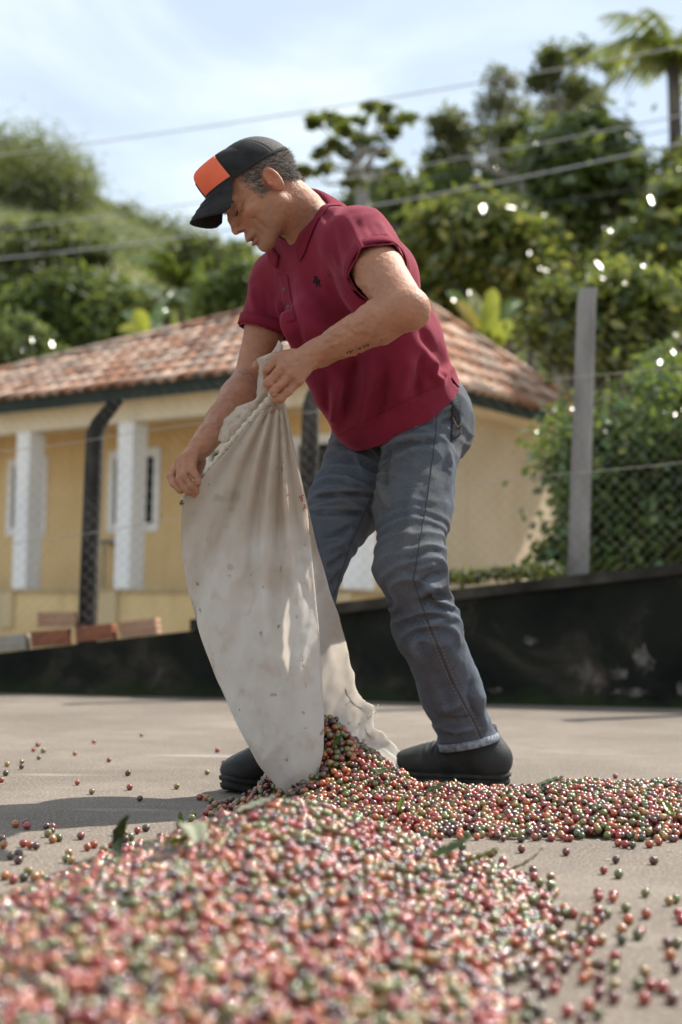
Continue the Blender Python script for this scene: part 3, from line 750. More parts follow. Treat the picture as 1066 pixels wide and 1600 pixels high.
# overhead cables
m_cable = NT('cable'); m_cable.set((0.42, 0.44, 0.46), 0.6, 0.3); m_cable = m_cable.m
m_cable_d = NT('dark_cable'); m_cable_d.set((0.10, 0.105, 0.115), 0.7, 0.2); m_cable_d = m_cable_d.m
pol = empty('utility_pole', gz(at(1420, 100, 15)), 'concrete utility pole carrying the overhead cables', 'pole')
pt = at(1420, -90, 15); MB().tube([gz(pt), pt + Vector((0, 0, .3))], [.15, .10], 10).build('shaft', m_post_l, pol, True)
MB().box(pt, (.6, 0, 0), (0, .05, 0), (0, 0, .06)).build('crossarm', m_post_l, pol)
for i, (p0, p1, Ya, Yb, sag, r, mt, lab) in enumerate((
    ((-420, 285), (1420, 5), 26, 15, .25, .009, m_cable, 'highest thin overhead cable crossing the open sky'),
    ((-420, 395), (1420, 105), 26, 15, .35, .008, m_cable, 'pale overhead cable passing behind the cap'),
    ((-420, 398), (1420, 118), 26.4, 15.3, .5, .006, m_cable_d, 'thin slack cable running just under the pale one'),
    ((-420, 425), (1420, 140), 25, 14.6, .5, .011, m_cable, 'thick pale cable crossing below the grassy spur'),
    ((-420, 372), (1420, 210), 25, 14.6, .7, .005, m_cable_d, 'lowest thin cable sagging behind the shoulder'))):
    a, b = at(*p0, Ya), at(*p1, Yb); pts = [a.lerp(b, k / 30) - Vector((0, 0, sag * 4 * (k / 30) * (1 - k / 30))) for k in range(31)]
    o = MB().tube(pts, r, 6).build('overhead_cable', mt, None, True); tag(o, lab, 'cable', 'overhead cables')
# ------------------------------------------------------------------ smooth-union solids meshed by surface nets
class Field:
    def __init__(s): s.p = []; s.sc = 1.0
    def cone(s, a, b, ra, rb, k=0.02, op=1, lat=None, ratio=1.0):
        ra, rb, k = ra * s.sc, rb * s.sc, k * s.sc; a = A3(a); b = A3(b); R = max(ra, rb) * max(1, ratio); lo = np.minimum(a, b) - R; hi = np.maximum(a, b) + R
        lt = None if lat is None else A3(lat) / np.linalg.norm(lat); inv = 1 - 1 / ratio
        def f(P):
            if lt is not None:
                P = P - ((P - a) @ lt)[:, None] * lt * inv
            ab = b - a
            if lt is not None: ab = ab - (ab @ lt) * lt * inv
            t = np.clip(((P - a) @ ab) / max(ab @ ab, 1e-12), 0, 1)
            return np.linalg.norm(P - a - t[:, None] * ab, axis=1) - (ra + (rb - ra) * t)
        s.p.append((f, lo, hi, k, op)); return s
    def chain(s, pts, rs, k=0.02, **kw):
        for i in range(len(pts) - 1): s.cone(pts[i], pts[i + 1], rs[i], rs[i + 1], k, **kw)
        return s
    def ell(s, c, R, r, k=0.02, op=1):
        c = A3(c); R = np.array(R, float); r = A3(r) * s.sc; k = k * s.sc; m = r.max()
        def f(P):
            q = (P - c) @ R.T; k0 = np.linalg.norm(q / r, axis=1); k1 = np.linalg.norm(q / (r * r), axis=1) + 1e-9
            return np.where(k0 < 1e-4, -r.min(), k0 * (k0 - 1) / k1)
        s.p.append((f, c - m, c + m, k, op)); return s
    def eval(s, P, sel=None):
        d = np.full(len(P), 1.0)
        for i in (range(len(s.p)) if sel is None else sel):
            f, lo, hi, k, op = s.p[i]; e = f(P)
            if op > 0:
                h = np.clip(0.5 + 0.5 * (d - e) / k, 0, 1); d = d + (e - d) * h - k * h * (1 - h)
            else:
                h = np.clip(0.5 - 0.5 * (d + e) / k, 0, 1); d = d + (-e - d) * h + k * h * (1 - h)
        return d
    def mesh(s, h=0.003, B=24):
        lo = np.min([p[1] for p in s.p if p[4] > 0], 0) - 0.02; hi = np.max([p[2] for p in s.p if p[4] > 0], 0) + 0.02
        nb = np.ceil((hi - lo) / (h * B)).astype(int); ids = []; pos = []; quads = []
        ax = np.arange(B + 2); gi = np.stack(np.meshgrid(ax, ax, ax, indexing='ij'), -1).reshape(-1, 3)
        BIG = 1 << 20
        for bx in range(nb[0]):
            for by in range(nb[1]):
                for bz in range(nb[2]):
                    o = np.array([bx, by, bz]) * B; c0 = lo + (o - 1) * h; c1 = c0 + (B + 1) * h
                    sel = [i for i, p in enumerate(s.p) if np.all(p[1] - p[3] < c1) and np.all(p[2] + p[3] > c0)]
                    if not any(s.p[i][4] > 0 for i in sel): continue
                    G = gi + o - 1
                    D = s.eval(lo + G * h, sel).reshape(B + 2, B + 2, B + 2); S = D < 0
                    if S.all() or not S.any(): continue
                    n = B + 1
                    cs = sum(S[i:i + n, j:j + n, k:k + n].astype(np.int8) for i in (0, 1) for j in (0, 1) for k in (0, 1))
                    act = (cs > 0) & (cs < 8); I, J, K = np.where(act)
                    P = np.zeros((len(I), 3)); W = np.zeros(len(I))
                    for (e0, e1) in [((0, 0, 0), (1, 0, 0)), ((0, 1, 0), (1, 1, 0)), ((0, 0, 1), (1, 0, 1)), ((0, 1, 1), (1, 1, 1)), ((0, 0, 0), (0, 1, 0)), ((1, 0, 0), (1, 1, 0)), ((0, 0, 1), (0, 1, 1)), ((1, 0, 1), (1, 1, 1)), ((0, 0, 0), (0, 0, 1)), ((1, 0, 0), (1, 0, 1)), ((0, 1, 0), (0, 1, 1)), ((1, 1, 0), (1, 1, 1))]:
                        a = D[I + e0[0], J + e0[1], K + e0[2]]; b = D[I + e1[0], J + e1[1], K + e1[2]]; x = (a < 0) != (b < 0)
                        t = np.where(x, a / np.where(x, a - b, 1), 0)
                        P += np.where(x[:, None], np.array(e0) + t[:, None] * (np.array(e1) - np.array(e0)), 0); W += x
                    P = P / W[:, None] + np.stack([I, J, K], -1) + o - 1
                    gid = ((I + o[0]) * BIG + (J + o[1])) * BIG + (K + o[2])
                    ids.append(gid); pos.append(lo + P * h)
                    for axn in range(3):          # edges owned by this block: points 1..B
                        sl = [slice(1, B + 1)] * 3; s2 = list(sl); s2[axn] = slice(2, B + 2)
                        a = S[tuple(sl)]; b = S[tuple(s2)]; x = np.stack(np.where(a != b), -1) + 1
                        if not len(x): continue
                        ins = S[x[:, 0], x[:, 1], x[:, 2]]
                        u, v = (axn + 1) % 3, (axn + 2) % 3; q = []
                        for du, dv in ((0, 0), (-1, 0), (-1, -1), (0, -1)):
                            y = x + o; y = y.copy(); y[:, u] += du; y[:, v] += dv
                            q.append((y[:, 0] * BIG + y[:, 1]) * BIG + y[:, 2])
                        q = np.stack(q, -1); q[~ins] = q[~ins][:, ::-1]; quads.append(q)
        ids = np.concatenate(ids); pos = np.concatenate(pos); quads = np.concatenate(quads)
        uid, first = np.unique(ids, return_index=True); V = pos[first]
        Q = np.searchsorted(uid, quads); ok = (Q < len(uid)).all(1); Q = Q[ok]; quads = quads[ok]
        ok = (uid[Q] == quads).all(1); return V, Q[ok]
    def normal(s, P, e=0.001):
        g = np.stack([s.eval(P + d) - s.eval(P - d) for d in np.eye(3) * e], -1); return g / (np.linalg.norm(g, axis=1, keepdims=True) + 1e-12)
    def snap(s, P, off=0.0, it=5):
        P = np.array(P, float)
        for _ in range(it): P = P - s.normal(P) * (s.eval(P) - off)[:, None]
        return P

def vnormals(V, Q):
    n = np.cross(V[Q[:, 2]] - V[Q[:, 0]], V[Q[:, 3]] - V[Q[:, 1]]); N = np.zeros_like(V)
    for k in range(4): np.add.at(N, Q[:, k], n)
    return N / (np.linalg.norm(N, axis=1, keepdims=True) + 1e-12)
def smooth_mesh(V, Q, it=2, w=0.5):
    for _ in range(it):
        S = np.zeros_like(V); C = np.zeros(len(V))
        for a, b in ((0, 1), (1, 2), (2, 3), (3, 0)):
            np.add.at(S, Q[:, a], V[Q[:, b]]); np.add.at(C, Q[:, a], 1); np.add.at(S, Q[:, b], V[Q[:, a]]); np.add.at(C, Q[:, b], 1)
        V = V + w * (S / np.maximum(C, 1)[:, None] - V)
    return V
def cut(V, Q, fn, h):
    """drop what lies where fn(V) > 0; border vertices are pulled onto fn = 0"""
    d = fn(V); keepf = (d[Q] < h * 0.75).all(1); Q = Q[keepf]
    g = np.stack([fn(V + e) - fn(V - e) for e in np.eye(3) * 1e-4], -1) / 2e-4
    m = (d > -h * 0.75) & (d < h * 0.76); V = V.copy(); V[m] -= g[m] * (d[m] / np.maximum((g[m] ** 2).sum(1), .05))[:, None]
    used = np.unique(Q); mp = np.full(len(V), -1); mp[used] = np.arange(len(used)); return V[used], mp[Q]
def seg_dist(P2, pts):
    """2-D distance of points to a polyline"""
    best = np.full(len(P2), 1e9)
    for a, b in zip(pts[:-1], pts[1:]):
        a = A3(a); b = A3(b); ab = b - a; t = np.clip(((P2 - a) @ ab) / (ab @ ab), 0, 1); best = np.minimum(best, np.linalg.norm(P2 - a - t[:, None] * ab, axis=1))
    return best
def folds(V, N, strokes, gain=1.0):
    """press cloth folds into a surface: each stroke a polyline seen on its front, with width (px) and height (m)"""
    pr = project(V)[:, :2]; front = np.clip((N @ np.array([0, -1, 0.05])) * 2.2, 0, 1); d = np.zeros(len(V))
    for pts, w, a in strokes:
        dist = seg_dist(pr, pts); q0 = A3(pts[0]); q1 = A3(pts[-1]); ab = q1 - q0; t = np.clip(((pr - q0) @ ab) / (ab @ ab), 0, 1)
        fade = np.sqrt(np.clip(np.minimum(t, 1 - t) * 5 + 0.15, 0, 1))
        d += gain * a * np.exp(-(dist / w) ** 2) * fade
    return V + N * (d * front)[:, None]

# ------------------------------------------------------------------ the man: joints
def J(px, py, Y): return A3(at(px, py, Y))
FH = A3((-0.81, -0.59, 0)); FH /= np.linalg.norm(FH); LH = A3((0.59, -0.81, 0)); LH /= np.linalg.norm(LH)
neck0 = J(484, 350, 3.16); pelv = J(640, 640, 3.33)
shN, shF = J(560, 376, 3.01), J(437, 438, 3.27)
elN, elF = J(634, 482, 2.80), J(391, 590, 3.27)
wrN, wrF = J(496, 552, 2.91), J(325, 684, 3.07)
hipN, hipF = J(655, 655, 3.27), J(582, 675, 3.41)
knN, knF = J(640, 898, 3.10), J(482, 905, 3.20)
anN, anF = J(735, 1165, 3.41), J(468, 1180, 3.25)
spine = neck0 - pelv; spine /= np.linalg.norm(spine)
LT = LH - spine * (LH @ spine); LT /= np.linalg.norm(LT); FT = np.cross(spine, LT)
if FT @ FH < 0: FT = -FT
# head frame: x to his left, y forward, z up
hp_, hy_ = math.radians(44), math.radians(13)
HF = A3((-math.cos(hp_) * math.cos(hy_), -math.cos(hp_) * math.sin(hy_), -math.sin(hp_)))
HU = A3((-math.sin(hp_) * math.cos(hy_), -math.sin(hp_) * math.sin(hy_), math.cos(hp_)))
HL = np.cross(HF, HU)
if HL[1] > 0: HL = -HL
HR = np.stack([HL, HF, HU]); HCn = J(407, 298, 3.06); HS = .92
def hd(x, y, z): return HCn + (HL * x + HF * y + HU * z) * HS
man = empty('person', tuple((anN + anF) / 2 * A3((1, 1, 0))), 'man in maroon polo shirt, jeans and cap bending to empty a sack', 'person')

body = Field()
# trunk and legs (under the clothes)
body.cone(pelv + spine * .02, pelv + spine * .20, .080, .085, .04, lat=LT, ratio=1.3)
body.cone(pelv + spine * .20, neck0 - spine * .12, .095, .10, .04, lat=LT, ratio=1.45)
body.chain([hipN, knN, anN], [.066, .050, .030], .02); body.chain([hipF, knF, anF], [.066, .050, .030], .02)
hN = A3(at_ground(797, 1230)); tN = A3(at_ground(613, 1222)); dSN = (tN - hN) / np.linalg.norm(tN - hN)
tF = A3(at_ground(350, 1240)); dFt = A3((.72, .69, 0)); dFt /= np.linalg.norm(dFt); hF_ = tF + dFt * .275
for an, h0, d in ((anN, hN, dSN), (anF, hF_, -dFt)):
    body.cone(an, h0 + d * .095 + A3((0, 0, .075)), .028, .024, .012); body.cone(h0 + d * .095 + A3((0, 0, .075)), h0 + d * .15 + A3((0, 0, .056)), .026, .016, .015)
# arms
def mid(a, b, t): return a + (b - a) * t
body.chain([shN, mid(shN, elN, .45), elN], [.056, .052, .043], .010)
body.chain([elN, mid(elN, wrN, .28), mid(elN, wrN, .65), wrN], [.042, .0450, .036, .0270], .008)
body.ell(elN + A3((.018, .0, -.004)), np.eye(3), (.028, .030, .034), .02)
body.chain([shF, mid(shF, elF, .5), elF], [.054, .046, .037], .010)
body.chain([elF, mid(elF, wrF, .3), mid(elF, wrF, .7), wrF], [.037, .0385, .031, .0245], .008)
# near hand, back of the hand to the camera, closed on the cloth
def hand(w, mcps, fingers, thumb, pr=.0145, fr=(.0086, .0079, .0068), k=.008):
    for m in mcps: body.cone(w, m, .019, pr * .80, .009)
    for a, b in zip(mcps[:-1], mcps[1:]): body.cone(a, b, pr * .66, pr * .66, .005)
    for m, ch in zip(mcps, fingers):
        body.chain([m] + ch, [fr[0] + .0016] + [fr[0], fr[1], fr[2]][:len(ch)], .0022)
        for q in ch[:-1]: body.ell(q, np.eye(3), (fr[0] + .0006,) * 3, .002)
    for i in range(len(thumb) - 1): body.cone(thumb[i], thumb[i + 1], (.016, .0115, .0095, .008)[i], (.0115, .0095, .008, .007)[i], .008 if i else .016)
wn_ = J(487, 556, 2.905)
body.cone(wrN, wn_, .0275, .024, .015)
hand(wn_, [J(432, 561, 2.876), J(443, 574, 2.862), J(453, 586, 2.861), J(464, 595, 2.871)],
     [[J(417, 578, 2.868), J(419, 590, 2.882), J(424, 596, 2.893)],
      [J(420, 598, 2.858), J(424, 606, 2.876), J(431, 606, 2.890)],
      [J(428, 611, 2.856), J(431, 617, 2.874), J(438, 614, 2.888)],
      [J(449, 613, 2.862), J(438, 622, 2.862), J(429, 624, 2.867)]],
     [J(475, 556, 2.925), J(432, 558, 2.928), J(410, 566, 2.920), J(401, 572, 2.912)])
wf_ = J(316, 696, 3.055)
body.cone(wrF, wf_, .0255, .023, .015)
hand(wf_, [J(303, 709, 3.028), J(293, 714, 3.030), J(284, 721, 3.036), J(279, 729, 3.046)],
     [[J(300, 735, 3.004), J(311, 752, 3.000), J(320, 762, 3.008)],
      [J(288, 743, 3.004), J(300, 760, 3.000), J(313, 770, 3.006)],
      [J(281, 748, 3.012), J(293, 766, 3.006), J(306, 773, 3.010)],
      [J(268, 745, 3.034), J(273, 756, 3.022), J(282, 766, 3.016)]],
     [J(312, 700, 3.07), J(312, 722, 3.09), J(312, 742, 3.082), J(316, 755, 3.07)])
# neck
body.cone(hd(0, -.035, -.05), mid(neck0, hd(0, -.03, -.05), .12), .052, .062, .03)
body.cone(hd(.03, -.01, -.065), neck0 + FT * .07 + LT * .02 - spine * .03, .022, .02, .025)
body.cone(neck0 - spine * .03, shN - spine * .02, .06, .05, .04); body.cone(neck0 - spine * .03, shF - spine * .02, .06, .05, .04)
# head
E = HR; body.sc = HS
body.ell(hd(0, -.012, .038), E, (.075, .098, .084), .02)
body.ell(hd(0, .040, -.025), E, (.062, .056, .080), .03)
for sx in (1, -1):
    body.cone(hd(.052 * sx, .004, -.052), hd(.018 * sx, .070, -.099), .019, .017, .026)
    body.ell(hd(.043 * sx, .066, -.022), E, (.021, .019, .014), .018)
    body.cone(hd(.014 * sx, .093, .024), hd(.042 * sx, .080, .022), .009, .008, .012)
body.ell(hd(0, .079, -.104), E, (.021, .016, .016), .016)
body.cone(hd(0, .090, .014), hd(0, .101, -.008), .0070, .0085, .010); body.cone(hd(0, .101, -.008), hd(0, .109, -.030), .0085, .0092, .008)
body.ell(hd(0, .110, -.035), E, (.0115, .0105, .0092), .008)
for sx in (1, -1):
    body.ell(hd(.0125 * sx, .099, -.038), E, (.0080, .0095, .0075), .005)
    body.cone(hd(.047 * sx, .072, -.042), hd(.044 * sx, .064, -.082), .0005, .0005, .009, -1)
    body.cone(hd(.048 * sx, .074, .002), hd(.062 * sx, .052, .000), .0014, .0012, .004, -1); body.cone(hd(.048 * sx, .074, -.004), hd(.061 * sx, .054, -.012), .0014, .0012, .004, -1)
    body.ell(hd(.031 * sx, .094, .001), E, (.016, .012, .010), .010, -1)
    body.ell(hd(.031 * sx, .0775, .000), E, (.0150, .0125, .0125), .004)
    body.cone(hd(.018 * sx, .102, -.034), hd(.034 * sx, .088, -.066), .0038, .0036, .008, -1)
    body.cone(hd(.033 * sx, .089, -.066), hd(.036 * sx, .082, -.085), .0028, .002, .008, -1)
    body.ell(hd(.007 * sx, .106, -.0435), E, (.0042, .006, .004), .003, -1)
    body.cone(hd(.047 * sx, .079, -.012), hd(.024 * sx, .088, -.016), .002, .0024, .006, -1)
body.ell(hd(0, .090, -.064), E, (.026, .016, .013), .012)
body.ell(hd(0, .100, -.069), E, (.021, .009, .0055), .005)
body.ell(hd(0, .096, -.083), E, (.019, .009, .0065), .005)
body.cone(hd(-.019, .100, -.0765), hd(.019, .100, -.0765), .0032, .0032, .003, -1)
body.ell(hd(0, .106, -.0765), E, (.014, .012, .0036), .003, -1)
# ears
for sx in (1, -1):
    body.ell(hd(.079 * sx, -.016, -.008), np.stack([HL * .92 * sx + HF * .38, HF * .92 - HL * .38 * sx, HU]), (.0080, .0175, .034), .008)
    body.ell(hd(.088 * sx, -.0115, .000), np.stack([HL * .92 * sx + HF * .38, HF * .92 - HL * .38 * sx, HU]), (.0090, .0115, .023), .004, -1)
    body.ell(hd(.081 * sx, -.002, -.010), E, (.006, .006, .008), .005)

body.sc = 1.0
BVt, BQd = body.mesh(0.0028)
bn = vnormals(BVt, BQd)
prj = project(BVt)
loc_h = (BVt - HCn) @ HR.T / HS
# veins and tendons on the forearms and hands, skin creases
ridged = 1 - np.abs(fbm(BVt * 38 + fbm(BVt * 14, 2, 9)[:, None] * 1.5, 2, 5)) * 2.4
arm_m = ((np.abs(BVt - mid(elN, wrN, .7)).max(1) < .26) & (prj[:, 1] > 400) & (prj[:, 1] < 660) & (prj[:, 0] > 395)) | ((prj[:, 0] < 400) & (prj[:, 1] > 600) & (prj[:, 1] < 790))
BVt = BVt + bn * (np.clip(ridged - .45, 0, 1) * .0042 * arm_m * np.clip(((BVt - elN) @ ((wrN - elN) / .25)) / .06, 0.12, 1))[:, None]
BVt = BVt + bn * (fbm(BVt * 160, 2, 8) * .0007)[:, None]
# skin colour: tan, redder on nose, ears, knuckles and lips, grey stubble
base = np.array([0.375, 0.172, 0.098]); colr = np.tile(base, (len(BVt), 1))
colr *= (1 + 0.22 * fbm(BVt * 30, 3, 1) + .12 * fbm(BVt * 120, 2, 2))[:, None]
def blend(mask, c, a):
    global colr
    m = np.clip(mask * a, 0, 1)[:, None]; colr = colr * (1 - m) + np.array(c) * m
x, y, z = loc_h.T
def gau(c, r): return np.exp(-((loc_h - np.array(c)) ** 2 / np.array(r) ** 2).sum(1))
blend(gau((0, .115, -.035), (.022, .022, .022)), (.46, .16, .10), .6)
for sx in (1, -1):
    blend(gau((.046 * sx, .07, -.025), (.024, .03, .02)), (.44, .18, .11), .5)
    blend(gau((.082 * sx, -.014, -.005), (.016, .028, .036)), (.52, .17, .09), .7)
    blend(gau((.031 * sx, .09, -.004), (.02, .02, .011)), (.24, .11, .075), .6)
    blend(gau((.031 * sx, .09, .010), (.02, .02, .006)), (.22, .10, .07), .5)
blend(gau((0, .10, -.069), (.021, .012, .005)) + gau((0, .096, -.084), (.019, .012, .006)), (.33, .10, .08), .75)
blend(np.clip((y - .03) / .025, 0, 1) * np.clip((-.035 - z) / .03, 0, 1) * (z > -.135) * (1 - np.clip(gau((0, .1, -.076), (.026, .02, .014)), 0, 1)), (.20, .13, .105), .32)
lipgap = gau((0, .098, -.0765), (.018, .012, .0028)); blend(lipgap, (.05, .02, .018), 1.0)
hairm = ((z > -.02 - .35 * np.clip(-y - .02, 0, 1)) & (z < .08) & (y < .045 - .25 * np.clip(.03 - z, 0, .06)) & (np.linalg.norm(loc_h - np.array([.081, -.014, -.006]), axis=1) > .030)).astype(float)
hairm *= (np.linalg.norm(loc_h, axis=1) < .14); hairm *= z < .050 + .016 * np.cos(np.arctan2(x, y)); hairm *= (rng.random(len(hairm)) < np.clip((.052 - y - .25 * np.clip(.03 - z, 0, .06)) / .030, 0, 1))
blend(hairm, (.11, .095, .085), .75)
knk = np.zeros(len(BVt))
for p in ((432, 561, 2.876), (443, 574, 2.862), (453, 586, 2.861), (464, 595, 2.871), (417, 578, 2.868), (420, 598, 2.858), (428, 611, 2.856), (449, 613, 2.862), (300, 735, 3.004), (288, 743, 3.004), (281, 748, 3.012), (303, 709, 3.028)):
    knk = np.maximum(knk, np.exp(-((BVt - J(*p)) ** 2).sum(1) / .011 ** 2))
blend(knk, (.40, .15, .09), .5)
# tattoo band round the far forearm
bp = mid(elF, wrF, .16); bd = (wrF - elF) / np.linalg.norm(wrF - elF); bdn = np.abs((BVt - bp) @ bd + .006 * np.sin(BVt[:, 0] * 200)); near = np.linalg.norm(BVt - bp, axis=1) < .07
blend(np.exp(-(bdn / .0022) ** 2) * near, (.05, .045, .045), .8)
def m_skin():
    t = NT('skin'); v = t.coord('Object'); c = t.attr(); nz = t.noise(v, 420, 3, .6); n2 = t.noise(v, 90, 4, .6)
    c = t.mix(t.ramp(n2, [(.45, (0, 0, 0)), (.75, (.35, .35, .35))]), c, (.25, .10, .06))
    t.set(c, 0.52, 0.4); t.b.inputs['Subsurface Weight'].default_value = .12; t.b.inputs['Subsurface Radius'].default_value = (.012, .004, .002); t.b.inputs['Subsurface Scale'].default_value = .5
    t.bump(t.math('ADD', nz, t.math('MULTIPLY', n2, 1.8)), .6, .0018); return t.m
M_SKIN = m_skin()
link_obj('body', np_mesh('body', BVt, quads=BQd, col=np.clip(colr, 0, 1), smooth=True), M_SKIN, man)

# ------------------------------------------------------------------ hair, brows, lashes
def strands(nm, P, D, L_, w, col, mat, parent, curl=.25):
    N = len(P); D = D / np.linalg.norm(D, axis=1, keepdims=True); s = np.cross(D, rng.normal(size=(N, 3))); s /= np.linalg.norm(s, axis=1, keepdims=True)
    Ln = (L_ * rng.uniform(.6, 1.2, N))[:, None]; bend = rng.normal(size=(N, 3)) * Ln * curl
    a = P - s * w; b = P + s * w; c = P + D * Ln * .5 + s * w * .8 + bend * .3; c2 = P + D * Ln * .5 - s * w * .8 + bend * .3; t = P + D * Ln + bend
    V = np.stack([a, b, c, c2, t], 1).reshape(-1, 3); k = np.arange(N)[:, None] * 5
    return link_obj(nm, np_mesh(nm, V, quads=k + np.array([[0, 1, 2, 3]]), tris=k + np.array([[3, 2, 4]]), col=np.repeat(col, 5, 0)), mat, parent)
t = NT('grey_hair'); t.set(t.attr(), .45, .4); M_HAIR = t.m
cand = np.where((hairm > .5) & (rng.random(len(BVt)) < .9))[0]; cand = rng.choice(cand, 9000)
P0 = BVt[cand] + rng.normal(size=(len(cand), 3)) * .0015; n0 = bn[cand]
comb = -HF * .75 - HU * .55
g = rng.choice(4, len(cand), p=(.35, .3, .2, .15)); hc = np.array([(.20, .18, .165), (.10, .09, .08), (.36, .34, .32), (.055, .048, .042)])[g]
bk = np.clip((-(P0 - HCn) @ HF - .02) / .06, 0, 1)[:, None]; hc = hc * (1 + .9 * bk)
strands('hair', P0, n0 * .28 + comb + rng.normal(size=n0.shape) * .2, np.full(len(cand), .011), .00055, np.clip(hc, 0, .6), M_HAIR, man)
for sx in (1, -1):
    bP = []; bD = []
    for k in range(300):
        t_ = rng.random(); q = hd((.014 + .032 * t_) * sx, .105 - .022 * t_ ** 1.5, .021 + .006 * math.sin(math.pi * min(1, t_ * 1.2)) + rng.normal() * .0022); bP.append(q); bD.append(HL * sx * .9 + HU * .15 + HF * .25)
    bP = body.snap(np.array(bP)); strands('eyebrow', bP, np.array(bD) + rng.normal(size=(len(bP), 3)) * .2, np.full(len(bP), .008), .0009, np.tile((.035, .03, .027), (len(bP), 1)) * rng.uniform(.6, 2.2, (len(bP), 1)), M_HAIR, man)
t = NT('lash_dark'); t.set((.02, .014, .012), .5, .3); M_LASH = t.m
for sx in (1, -1):                                     # downcast lids: the slit and lashes
    pts = []
    for k in range(11):
        t_ = k / 10 * 2 - 1; pts.append(hd((.031 + .0125 * t_) * sx, .098, -.0045 - .0025 * (1 - t_ * t_) + .001 * t_ * sx))
    pts = body.snap(np.array(pts), .0002)
    MB().tube([tuple(p) for p in pts], [.0006 + .0011 * math.sin(math.pi * k / 10) for k in range(11)], 6).build('eyelashes', M_LASH, man, True)
# forearm script tattoo: thin inked strokes following the skin
t = NT('tattoo_ink'); t.set((.022, .024, .026), .55, .3); M_INK = t.m
m = MB(); cx0, cy0, cx1, cy1 = 541, 553, 597, 532
for k, (t0, t1, amp, loops) in enumerate(((0.0, .30, 2.6, 3.5), (.36, .41, 1.2, 1), (.47, .66, 3.6, 2), (.66, 1.0, 2.0, 4.5))):
    pts = []
    for i in range(40):
        u = i / 39; tt = t0 + (t1 - t0) * u; ph = 2 * math.pi * loops * u
        pts.append(J(cx0 + (cx1 - cx0) * tt + 1.2 * math.sin(ph), cy0 + (cy1 - cy0) * tt - amp * math.cos(ph) * (1 - .4 * u), 2.80))
    pts = np.array(pts)
    for _ in range(28): pts = pts + (pts - A3((0, 0, CAM_H))) * (np.clip(body.eval(pts), -.02, .02) / np.linalg.norm(pts - A3((0, 0, CAM_H)), axis=1))[:, None] * .8
    m.tube([tuple(p) for p in pts], .0009, 5)
m.build('tattoo', M_INK, man)
# finger nails
t = NT('fingernail'); t.set((.50, .30, .22), .35, .5); M_NAIL = t.m
for p, d in (((429, 624, 2.862), (-1, .35)), ((320, 762, 3.002), (.6, 1)), ((313, 770, 3.0), (.8, .9)), ((306, 773, 3.004), (.8, .8)), ((282, 766, 3.010), (.6, .9))):
    q = body.snap(np.array([J(*p) + A3((0, -.012, .002))]))[0]; nn = body.normal(q[None])[0]; dd = A3((d[0], 0, -d[1])); dd -= nn * (dd @ nn); dd /= np.linalg.norm(dd); ss = np.cross(nn, dd)
    V = []; 
    for i in range(5):
        for j in range(5):
            a, b = (i - 2) / 2, (j - 2) / 2; r = .0042 * (1 - .25 * abs(a * b)); V.append(q + dd * a * .0052 * (1 - .12 * b * b) + ss * b * r + nn * (.0007 - .0016 * b * b))
    MB().add(V, [(i * 5 + j, i * 5 + j + 1, i * 5 + j + 6, i * 5 + j + 5) for i in range(4) for j in range(4)]).build('fingernail', M_NAIL, man, True)
# ------------------------------------------------------------------ clothes
from mathutils.bvhtree import BVHTree
CAMP = Vector((0, 0, CAM_H))
def bvh_of(V, Q): return BVHTree.FromPolygons([tuple(v) for v in V], [tuple(int(i) for i in q) for q in Q])
def hit(bv, px, py, off=0.0015):
    d = (CAM_M @ Vector(((px - CX) / F_PX, -(py - CY) / F_PX, -1.0))).normalized(); r = bv.ray_cast(CAMP, d)
    if r[0] is None: return None
    n_ = r[1] if r[1].dot(d) < 0 else -r[1]
    return r[0] + n_ * off
def stroke_pts(bv, pts, step=4, off=.0012):
    out = []
    for a, b in zip(pts[:-1], pts[1:]):
        n_ = max(1, int(math.dist(a, b) / step))
        for i in range(n_ + (b == pts[-1])):
            q = hit(bv, a[0] + (b[0] - a[0]) * i / n_, a[1] + (b[1] - a[1]) * i / n_, off)
            if q is not None: out.append(q)
    return out
def patch(bv, poly, nu=10, nv=10, off=.002):
    """thin sheet on a surface over the quad poly (4 photo points), following its shape"""
    V = []; ok = True
    for i in range(nu + 1):
        for j in range(nv + 1):
            u, v = i / nu, j / nv
            x_ = (1 - u) * (1 - v) * poly[0][0] + u * (1 - v) * poly[1][0] + u * v * poly[2][0] + (1 - u) * v * poly[3][0]
            y_ = (1 - u) * (1 - v) * poly[0][1] + u * (1 - v) * poly[1][1] + u * v * poly[2][1] + (1 - u) * v * poly[3][1]
            q = hit(bv, x_, y_, off); V.append(q if q is not None else (V[-1] if V else Vector((0, 0, 0))))
    F_ = [(i * (nv + 1) + j, (i + 1) * (nv + 1) + j, (i + 1) * (nv + 1) + j + 1, i * (nv + 1) + j + 1) for i in range(nu) for j in range(nv)]
    return MB().add(V, F_)
def solid(o, th, off=-1):
    m = o.modifiers.new('thickness', 'SOLIDIFY'); m.thickness = th; m.offset = off; return o
def plane_fn(p, n_):
    p = A3(p); n_ = A3(n_) / np.linalg.norm(n_); return lambda V: (V - p) @ n_

